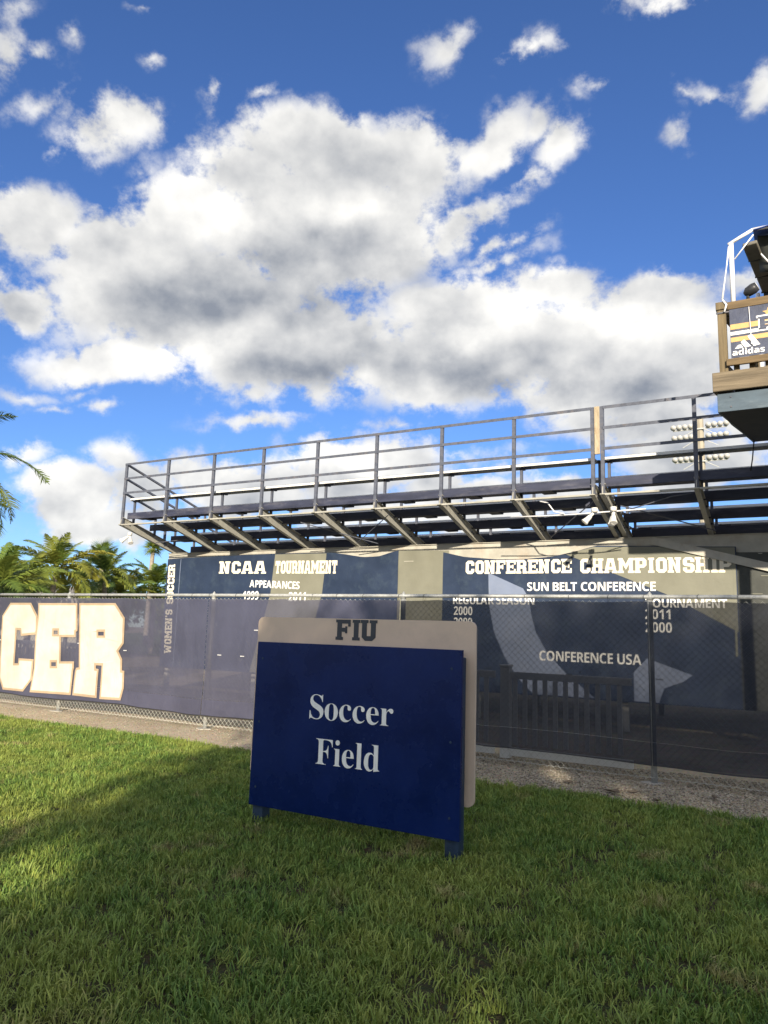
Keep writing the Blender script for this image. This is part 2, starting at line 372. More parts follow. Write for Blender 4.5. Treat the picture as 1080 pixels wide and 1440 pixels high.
MAT['lamp_grey'] = material('weathered_lamp_housing', (.42, .42, .41), .5, 0, .06, 12)
MAT['lamp_white'] = material('white_lamp_housing', (.72, .71, .68), .5, 0, .06, 12)
MAT['glass'] = material('lamp_glass', (.75, .74, .70), .15, 0, .05, 12)
MAT['black'] = material('black_plastic', (.03, .032, .038), .45, 0, .2, 10)
MAT['concrete'] = material('concrete', (.36, .34, .30), .85, 0, .15, 9, .5, 40, (.22, .20, .17), 5, .4)
MAT['pole'] = material('cast_concrete_pole', (.33, .30, .24), .8, 0, .08, 2, .1, 10)
MAT['stucco'] = material('pale_stucco', (.58, .54, .46), .85, 0, .1, 1.5, .2, 20)
MAT['roof'] = material('grey_roof', (.24, .22, .20), .8, 0, .15, 3)
MAT['window'] = material('dark_window_glass', (.03, .04, .05), .1, 0, .2, 3, spec=.8)
MAT['bark'] = material('palm_bark', (.30, .26, .21), .9, 0, .3, 5, .8, 14, (.14, .12, .10), 6, .5, stretch=(1, 1, 6), spec=.1)
MAT['bark2'] = material('tree_bark', (.15, .12, .09), .9, 0, .3, 5, .8, 14, spec=.1)
MAT['tie'] = material('dark_cable', (.02, .02, .022), .6, 0, .2, 10)
MAT['frond'] = blade_material('palm_frond', [(.085, .140, .026), (.155, .215, .04), (.26, .28, .05), (.20, .15, .05)], .25, False)
MAT['frond_gold'] = blade_material('golden_palm_frond', [(.16, .20, .035), (.27, .29, .05), (.42, .36, .055), (.20, .15, .05)], .25, False)
MAT['frond_deep'] = blade_material('dark_palm_frond', [(.045, .085, .025), (.085, .135, .04), (.15, .18, .05), (.20, .15, .05)], .35, False)
MAT['leaf'] = blade_material('broad_leaf', [(.030, .060, .015), (.060, .100, .022), (.10, .13, .03), (.2, .15, .05)], .25, False)
MAT['grass'] = blade_material('lawn_blade', [(.058, .130, .026), (.20, .315, .062), (.36, .39, .085), (.42, .33, .16)], .20)

def ground_mat(name, a, b, c, s1=1.2, s2=9, bump=.6, bs=60, rough=.95):
    m = bpy.data.materials.new(name); m.use_nodes = True
    t = NT(m.node_tree); t.n.clear()
    out = t.new('ShaderNodeOutputMaterial'); p = t.new('ShaderNodeBsdfPrincipled')
    tc = t.new('ShaderNodeTexCoord').outputs['Object']
    col = t.mix(t.ramp(t.noise(tc, s1, 6, .65), .35, .65), (*a, 1), (*b, 1))
    col = t.mix(t.ramp(t.noise(tc, s2, 7, .7), .5, .75), col, (*c, 1))
    v = t.new('ShaderNodeTexVoronoi'); v.inputs['Scale'].default_value = bs; t.l.new(tc, v.inputs['Vector'])
    col = t.mix(.35, col, t.mix(1, col, v.outputs['Color'], 'MULTIPLY'))
    t.l.new(col, p.inputs['Base Color']); p.inputs['Roughness'].default_value = rough; p.inputs['Specular IOR Level'].default_value = .15
    bn = t.new('ShaderNodeBump'); bn.inputs['Strength'].default_value = bump; bn.inputs['Distance'].default_value = .02
    t.l.new(t.math('ADD', t.noise(tc, bs*.4, 5, .7), v.outputs['Distance']), bn.inputs['Height'])
    t.l.new(bn.outputs[0], p.inputs['Normal']); t.l.new(p.outputs[0], out.inputs[0])
    return m
MAT['ground'] = ground_mat('dry_ground', (.25, .21, .15), (.36, .31, .23), (.12, .13, .06), .5, 3, .4, 25)
MAT['soil'] = ground_mat('lawn_soil', (.045, .050, .022), (.085, .075, .040), (.030, .045, .012), 1.5, 12, .8, 50)
MAT['sand'] = ground_mat('shell_gravel', (.56, .47, .33), (.68, .58, .43), (.38, .31, .21), 1.6, 14, .9, 70)
MAT['field'] = ground_mat('playing_field', (.05, .10, .02), (.08, .13, .03), (.10, .13, .04), .2, 2, .3, 40)
MAT['stone'] = None
def stone_material():
    m = bpy.data.materials.new('shell_stone'); m.use_nodes = True
    t = NT(m.node_tree); t.n.clear()
    out = t.new('ShaderNodeOutputMaterial'); p = t.new('ShaderNodeBsdfPrincipled')
    r = t.new('ShaderNodeObjectInfo').outputs['Random']
    col = t.mix(r, (.24, .205, .15, 1), (.56, .50, .40, 1))
    col = t.mix(t.ramp(r, .80, .84), col, (.16, .14, .11, 1))
    t.l.new(col, p.inputs['Base Color']); p.inputs['Roughness'].default_value = .85; p.inputs['Specular IOR Level'].default_value = .2
    t.l.new(p.outputs[0], out.inputs[0])
    return m
MAT['stone'] = stone_material()

# ------------------------------------------------------------------ ground, lawn, gravel
random.seed(4)
FENCE_Y = 7.95
def sheet(name, xs, ys, z, mat):
    """rectangular grid sheet with gentle unevenness"""
    vs = []; fs = []
    for j, y in enumerate(ys):
        for i, x in enumerate(xs): vs.append((x, y, z))
    nx = len(xs)
    for j in range(len(ys)-1):
        for i in range(nx-1): fs.append((j*nx+i, j*nx+i+1, (j+1)*nx+i+1, (j+1)*nx+i))
    b = MB(); b.add(vs, fs)
    return tag(b.build(name, mat), kind='structure')
sheet('ground', [-900, -60, 60, 900], [-900, -60, 60, 900], -.012, MAT['ground'])

def edge_y(x):     # the ragged line where the lawn stops and the shell gravel starts
    return 6.86+.10*mnoise.noise(Vector((x*.8, 3, 0)))+.07*mnoise.noise(Vector((x*3.1, 7, 0)))+.02*mnoise.noise(Vector((x*11, 9, 0)))
lx = [-26+.12*i for i in range(int(42/.12)+1)]
b = MB()
for i in range(len(lx)-1):
    x0, x1 = lx[i], lx[i+1]
    b.add([(x0, -16, -.004), (x1, -16, -.004), (x1, edge_y(x1), -.004), (x0, edge_y(x0), -.004)], [(0, 1, 2, 3)])
lawn = tag(b.build('lawn', MAT['soil']), kind='structure')
b = MB()
for i in range(len(lx)-1):
    x0, x1 = lx[i], lx[i+1]
    b.add([(x0, edge_y(x0)-.3, -.008), (x1, edge_y(x1)-.3, -.008), (x1, 9.3+.2*math.sin(x1), -.008), (x0, 9.3+.2*math.sin(x0), -.008)], [(0, 1, 2, 3)])
gravel_strip = tag(b.build('gravel_strip', MAT['sand']), kind='structure')
sheet('playing_field', [-120, 60], [26, 130], -.006, MAT['field'])

# grass blades: a few clumps scattered over the lawn by geometry nodes
def clump(name, n, rad, hmin, hmax, wid, seed):
    rnd = random.Random(seed); b = MB()
    for i in range(n):
        a = rnd.random()*6.283; r = rad*math.sqrt(rnd.random()); x, y = r*math.cos(a), r*math.sin(a)
        h = rnd.uniform(hmin, hmax); ln = rnd.uniform(.15, .95)*h; da = rnd.random()*6.283
        dx, dy = math.cos(da), math.sin(da); px, py = -dy, dx; w = wid*rnd.uniform(.6, 1.2)
        tw = rnd.uniform(-.5, .5)
        pts = [(0, 0, 1), (.30*ln, .48*h, .85), (.72*ln, .82*h, .6), (1.15*ln, .93*h*rnd.uniform(.8, 1.05), .05)]
        vs = []
        for k, (o, z, ww) in enumerate(pts):
            q = w*ww/2
            vs.append((x+dx*o+px*q, y+dy*o+py*q, z+tw*q)); vs.append((x+dx*o-px*q, y+dy*o-py*q, z-tw*q))
        b.add(vs, [(0, 1, 3, 2), (2, 3, 5, 4), (4, 5, 7, 6)])
    me = bpy.data.meshes.new(name); me.from_pydata(b.v, [], b.f); me.materials.append(MAT['grass'])
    me.polygons.foreach_set('use_smooth', [True]*len(me.polygons)); me.update()
    return me
def stone_mesh(seed):
    rnd = random.Random(seed); bm = bmesh.new(); bmesh.ops.create_icosphere(bm, subdivisions=1, radius=.5)
    for v in bm.verts: v.co *= rnd.uniform(.65, 1.15); v.co.z *= .55
    me = bpy.data.meshes.new('shell_stone'); bm.to_mesh(me); bm.free(); me.materials.append(MAT['stone'])
    return me

def scatter(name, base_mesh, variants, density, smin, smax, tilt, seed, label=None, dens_noise=None):
    """one object whose geometry-node tree instances the small variant meshes over its own faces"""
    o = link(name, base_mesh)
    ng = bpy.data.node_groups.new(name+'_nodes', 'GeometryNodeTree')
    ng.interface.new_socket('Geometry', in_out='INPUT', socket_type='NodeSocketGeometry')
    ng.interface.new_socket('Geometry', in_out='OUTPUT', socket_type='NodeSocketGeometry')
    N = ng.nodes; L = ng.links
    gi = N.new('NodeGroupInput'); go = N.new('NodeGroupOutput')
    coll = bpy.data.collections.new(name+'_pieces')
    for i, me in enumerate(variants):
        p = bpy.data.objects.new(name+'_piece', me); coll.objects.link(p)
    dp = N.new('GeometryNodeDistributePointsOnFaces'); dp.inputs['Density'].default_value = density; dp.inputs['Seed'].default_value = seed
    L.new(gi.outputs[0], dp.inputs['Mesh'])
    if dens_noise:
        nz = N.new('ShaderNodeTexNoise'); nz.inputs['Scale'].default_value = dens_noise[0]; nz.inputs['Detail'].default_value = 4
        pos = N.new('GeometryNodeInputPosition'); L.new(pos.outputs[0], nz.inputs['Vector'])
        mr = N.new('ShaderNodeMapRange'); L.new(nz.outputs['Fac'], mr.inputs['Value'])
        mr.inputs['From Min'].default_value = dens_noise[1]; mr.inputs['From Max'].default_value = dens_noise[2]
        mr.inputs['To Min'].default_value = density*dens_noise[3]; mr.inputs['To Max'].default_value = density
        L.new(mr.outputs[0], dp.inputs['Density'])
    ci = N.new('GeometryNodeCollectionInfo'); ci.inputs['Collection'].default_value = coll
    ci.inputs['Separate Children'].default_value = True; ci.inputs['Reset Children'].default_value = True
    ip = N.new('GeometryNodeInstanceOnPoints'); ip.inputs['Pick Instance'].default_value = True
    L.new(dp.outputs['Points'], ip.inputs['Points']); L.new(ci.outputs[0], ip.inputs['Instance'])
    rr = N.new('FunctionNodeRandomValue'); rr.data_type = 'FLOAT_VECTOR'
    rr.inputs[0].default_value = (-tilt, -tilt, 0); rr.inputs[1].default_value = (tilt, tilt, 6.283)
    L.new(rr.outputs[0], ip.inputs['Rotation'])
    rs = N.new('FunctionNodeRandomValue'); rs.data_type = 'FLOAT'
    rs.inputs[2].default_value = smin; rs.inputs[3].default_value = smax
    rs.inputs['Seed'].default_value = 7
    L.new(rs.outputs[1], ip.inputs['Scale'])
    L.new(ip.outputs[0], go.inputs[0])
    md = o.modifiers.new('scatter', 'NODES'); md.node_group = ng
    tag(o, label, kind='stuff')
    return o

def emitter(name, x0, x1, y0, y1f, step=.12, z=-.002):
    me = bpy.data.meshes.new(name); vs = []; fs = []
    n = int((x1-x0)/step)
    for i in range(n+1):
        x = x0+i*step; vs += [(x, y0 if not callable(y0) else y0(x), z), (x, y1f(x), z)]
    for i in range(n): fs.append((2*i, 2*i+2, 2*i+3, 2*i+1))
    me.from_pydata(vs, [], fs); me.update(); return me
GRASS_VARS = [clump('grass_clump', 28, .060, .018, .050+.006*(s % 3), .0054, s) for s in range(7)]
scatter('grass', emitter('grass', -16, 4.5, .6, lambda x: edge_y(x)-.02), GRASS_VARS, 620, .55, 1.30, .35, 3,
        'short green lawn grass with dry patches', dens_noise=(1.9, .36, .60, .30))
GRAVEL_VARS = [stone_mesh(s) for s in range(6)]
scatter('gravel', emitter('gravel', -4.6, 2.2, lambda x: edge_y(x)-.10, lambda x: 8.7), GRAVEL_VARS, 2600, .006, .026, .4, 5,
        'crushed shell and small stones along the fence', dens_noise=(1.6, .35, .55, .35))
scatter('scattered_stones', emitter('scattered_stones', -13, -4.6, lambda x: edge_y(x)-.05, lambda x: 8.6), GRAVEL_VARS, 330, .004, .020, .4, 6,
        'sparse shell fragments on the sandy strip', dens_noise=(1.6, .35, .55, .3))

# ------------------------------------------------------------------ lettering
from mathutils.geometry import tessellate_polygon
def _oct(w, c=.17): return [(c, 0), (w-c, 0), (w, c), (w, 1-c), (w-c, 1), (c, 1), (0, 1-c), (0, c)]
T_ = .23
def block_glyph(ch):
    """varsity block letters: (loops, advance)"""
    t = T_; s = .07; w = .66; c = .16; q = .15
    if ch == 'O': return [_oct(w), [(t, t), (t, 1-t), (w-t, 1-t), (w-t, t)]], w
    if ch == 'C': return [[(c, 0), (w-c, 0), (w, c), (w, .38), (w-t, .38), (w-t, t), (t, t), (t, 1-t), (w-t, 1-t), (w-t, .62), (w, .62), (w, 1-c), (w-c, 1), (c, 1), (0, 1-c), (0, c)]], w
    if ch == 'S': return [[(0, .33), (0, c), (c, 0), (w-c, 0), (w, c), (w, .46), (w-.1, .58), (t, .62), (t, 1-q-.04), (w-t, 1-q-.04), (w-t, .68), (w, .68), (w, 1-c), (w-c, 1), (c, 1), (0, 1-c), (0, .54), (.1, .43), (w-t, .39), (w-t, q+.03), (t, q+.03), (t, .33)]], w
    if ch == 'U': return [[(c, 0), (w-c, 0), (w, c), (w, 1-q), (w+s, 1-q), (w+s, 1), (w-t-s, 1), (w-t-s, 1-q), (w-t, 1-q), (w-t, t), (t, t), (t, 1-q), (t+s, 1-q), (t+s, 1), (-s, 1), (-s, 1-q), (0, 1-q), (0, c)]], w+s
    if ch == 'I': return [[(0, 0), (t+2*s, 0), (t+2*s, q), (t+s, q), (t+s, 1-q), (t+2*s, 1-q), (t+2*s, 1), (0, 1), (0, 1-q), (s, 1-q), (s, q), (0, q)]], t+2*s
    if ch == 'T': return [[(w/2-t/2-s, 0), (w/2+t/2+s, 0), (w/2+t/2+s, q), (w/2+t/2, q), (w/2+t/2, 1-t), (w-.12, 1-t), (w-.12, .62), (w, .62), (w, 1), (0, 1), (0, .62), (.12, .62), (.12, 1-t), (w/2-t/2, 1-t), (w/2-t/2, q), (w/2-t/2-s, q)]], w
    if ch in 'FE':
        top = [(w, 1), (0-s, 1), (-s, 1-q), (0, 1-q), (0, q), (-s, q), (-s, 0)]
        if ch == 'F': bot = [(t+s, 0), (t+s, q), (t, q), (t, .40), (w-t-.03, .40), (w-t-.03, .33), (w-t+.07, .33), (w-t+.07, .67), (w-t-.03, .67), (w-t-.03, .60), (t, .60), (t, 1-t+.03), (w-.12, 1-t+.03), (w-.12, .66), (w, .66)]
        else: bot = [(w, 0), (w, .34), (w-.12, .34), (w-.12, t-.03), (t, t-.03), (t, .42), (w-t-.03, .42), (w-t-.03, .36), (w-t+.07, .36), (w-t+.07, .64), (w-t-.03, .64), (w-t-.03, .58), (t, .58), (t, 1-t+.03), (w-.12, 1-t+.03), (w-.12, .66), (w, .66)]
        return [top+bot], w
    if ch == 'H': return [[(-s, 0), (t+s, 0), (t+s, q), (t, q), (t, .40), (w-t, .40), (w-t, q), (w-t-s, q), (w-t-s, 0), (w+s, 0), (w+s, q), (w, q), (w, 1-q), (w+s, 1-q), (w+s, 1), (w-t-s, 1), (w-t-s, 1-q), (w-t, 1-q), (w-t, .60), (t, .60), (t, 1-q), (t+s, 1-q), (t+s, 1), (-s, 1), (-s, 1-q), (0, 1-q), (0, q), (-s, q)]], w+s
    if ch == 'N': return [[(-s, 0), (t+s, 0), (t+s, q), (t, q), (t, .62), (w-t, 0), (w, 0), (w, 1-q), (w+s, 1-q), (w+s, 1), (w-t-s, 1), (w-t-s, 1-q), (w-t, 1-q), (w-t, .42), (t, 1), (-s, 1), (-s, 1-q), (0, 1-q), (0, q), (-s, q)]], w+s
    if ch == 'M':
        w = .86
        return [[(-s, 0), (t+s, 0), (t+s, q), (t, q), (t, .60), (w/2, .22), (w-t, .60), (w-t, q), (w-t-s, q), (w-t-s, 0), (w+s, 0), (w+s, q), (w, q), (w, 1-q), (w+s, 1-q), (w+s, 1), (w-t, 1), (w/2, .58), (t, 1), (-s, 1), (-s, 1-q), (0, 1-q), (0, q), (-s, q)]], w+s
    if ch == 'W':
        w = .92
        return [[(.13, 0), (.33, 0), (w/2, .45), (w-.33, 0), (w-.13, 0), (w, 1-q), (w+s, 1-q), (w+s, 1), (w-.30, 1), (w-.30, 1-q), (w-.21, 1-q), (w-.25, .42), (w/2+.02, .85), (w/2-.02, .85), (.25, .42), (.21, 1-q), (.30, 1-q), (.30, 1), (-s, 1), (-s, 1-q), (0, 1-q)]], w+s
    if ch == 'A': return [[(-s, 0), (.27, 0), (.27, q), (.20, q), (.225, .24), (w-.165, .24), (w-.14, q), (w-.21, q), (w-.21, 0), (w+.13, 0), (w+.13, q), (w+.06, q), (w-.10, 1), (.16, 1), (0, q), (-s, q)], [(.265, .42), (.32, .72), (.40, .72), (w-.205, .42)]], w+.13
    if ch == 'R': return [[(-s, 0), (t+s, 0), (t+s, q), (t, q), (t, .36), (w-t-.02, .36), (w-t-.02, 0), (w+s, 0), (w+s, q), (w, q), (w, .40), (w-.08, .49), (w, .58), (w, 1-c), (w-c, 1), (-s, 1), (-s, 1-q), (0, 1-q), (0, q), (-s, q)], [(t, .58), (t, 1-t+.03), (w-t, 1-t+.03), (w-t, .58)]], w+s
    if ch == 'P': return [[(-s, 0), (t+s, 0), (t+s, q), (t, q), (t, .34), (w-c, .34), (w, .34+c), (w, 1-c), (w-c, 1), (-s, 1), (-s, 1-q), (0, 1-q), (0, q), (-s, q)], [(t, .55), (t, 1-t+.03), (w-t, 1-t+.03), (w-t, .55)]], w
    if ch == "'": return [[(0, .72), (.16, .72), (.2, 1), (0, 1)]], .2
    return None, .34

def flat_poly(b, loops, y, depth=.004, mi=0, xf=None):
    """fills loops of (x, z) with holes as a thin slab whose front face looks towards -Y"""
    L3 = [[Vector((p[0], p[1], 0)) for p in l] for l in loops]
    tris = tessellate_polygon(L3)
    flat = [p for l in loops for p in l]
    f = xf or (lambda x, z, y: (x, y, z))
    vs = [f(p[0], p[1], y) for p in flat]
    b.add(vs, tris, mi)
    if depth:
        n = len(flat); vb = [f(p[0], p[1], y+depth) for p in flat]
        k = 0; side = []
        for l in loops:
            m = len(l)
            for i in range(m): side.append((k+i, k+(i+1) % m, n+k+(i+1) % m, n+k+i))
            k += m
        b.add(vs+vb, side, mi)

def block_text(s, x0, x1, z0, z1, gap=.12, space=.36):
    """list of per-letter loops fitted to the rectangle"""
    cur = 0; items = []
    for ch in s:
        loops, adv = block_glyph(ch)
        if loops: items.append((cur, loops))
        cur += adv+gap if loops else space
    total = cur-gap; kx = (x1-x0)/total; kz = z1-z0
    return [[[(x0+(c+p[0])*kx, z0+p[1]*kz) for p in l] for l in loops] for c, loops in items]

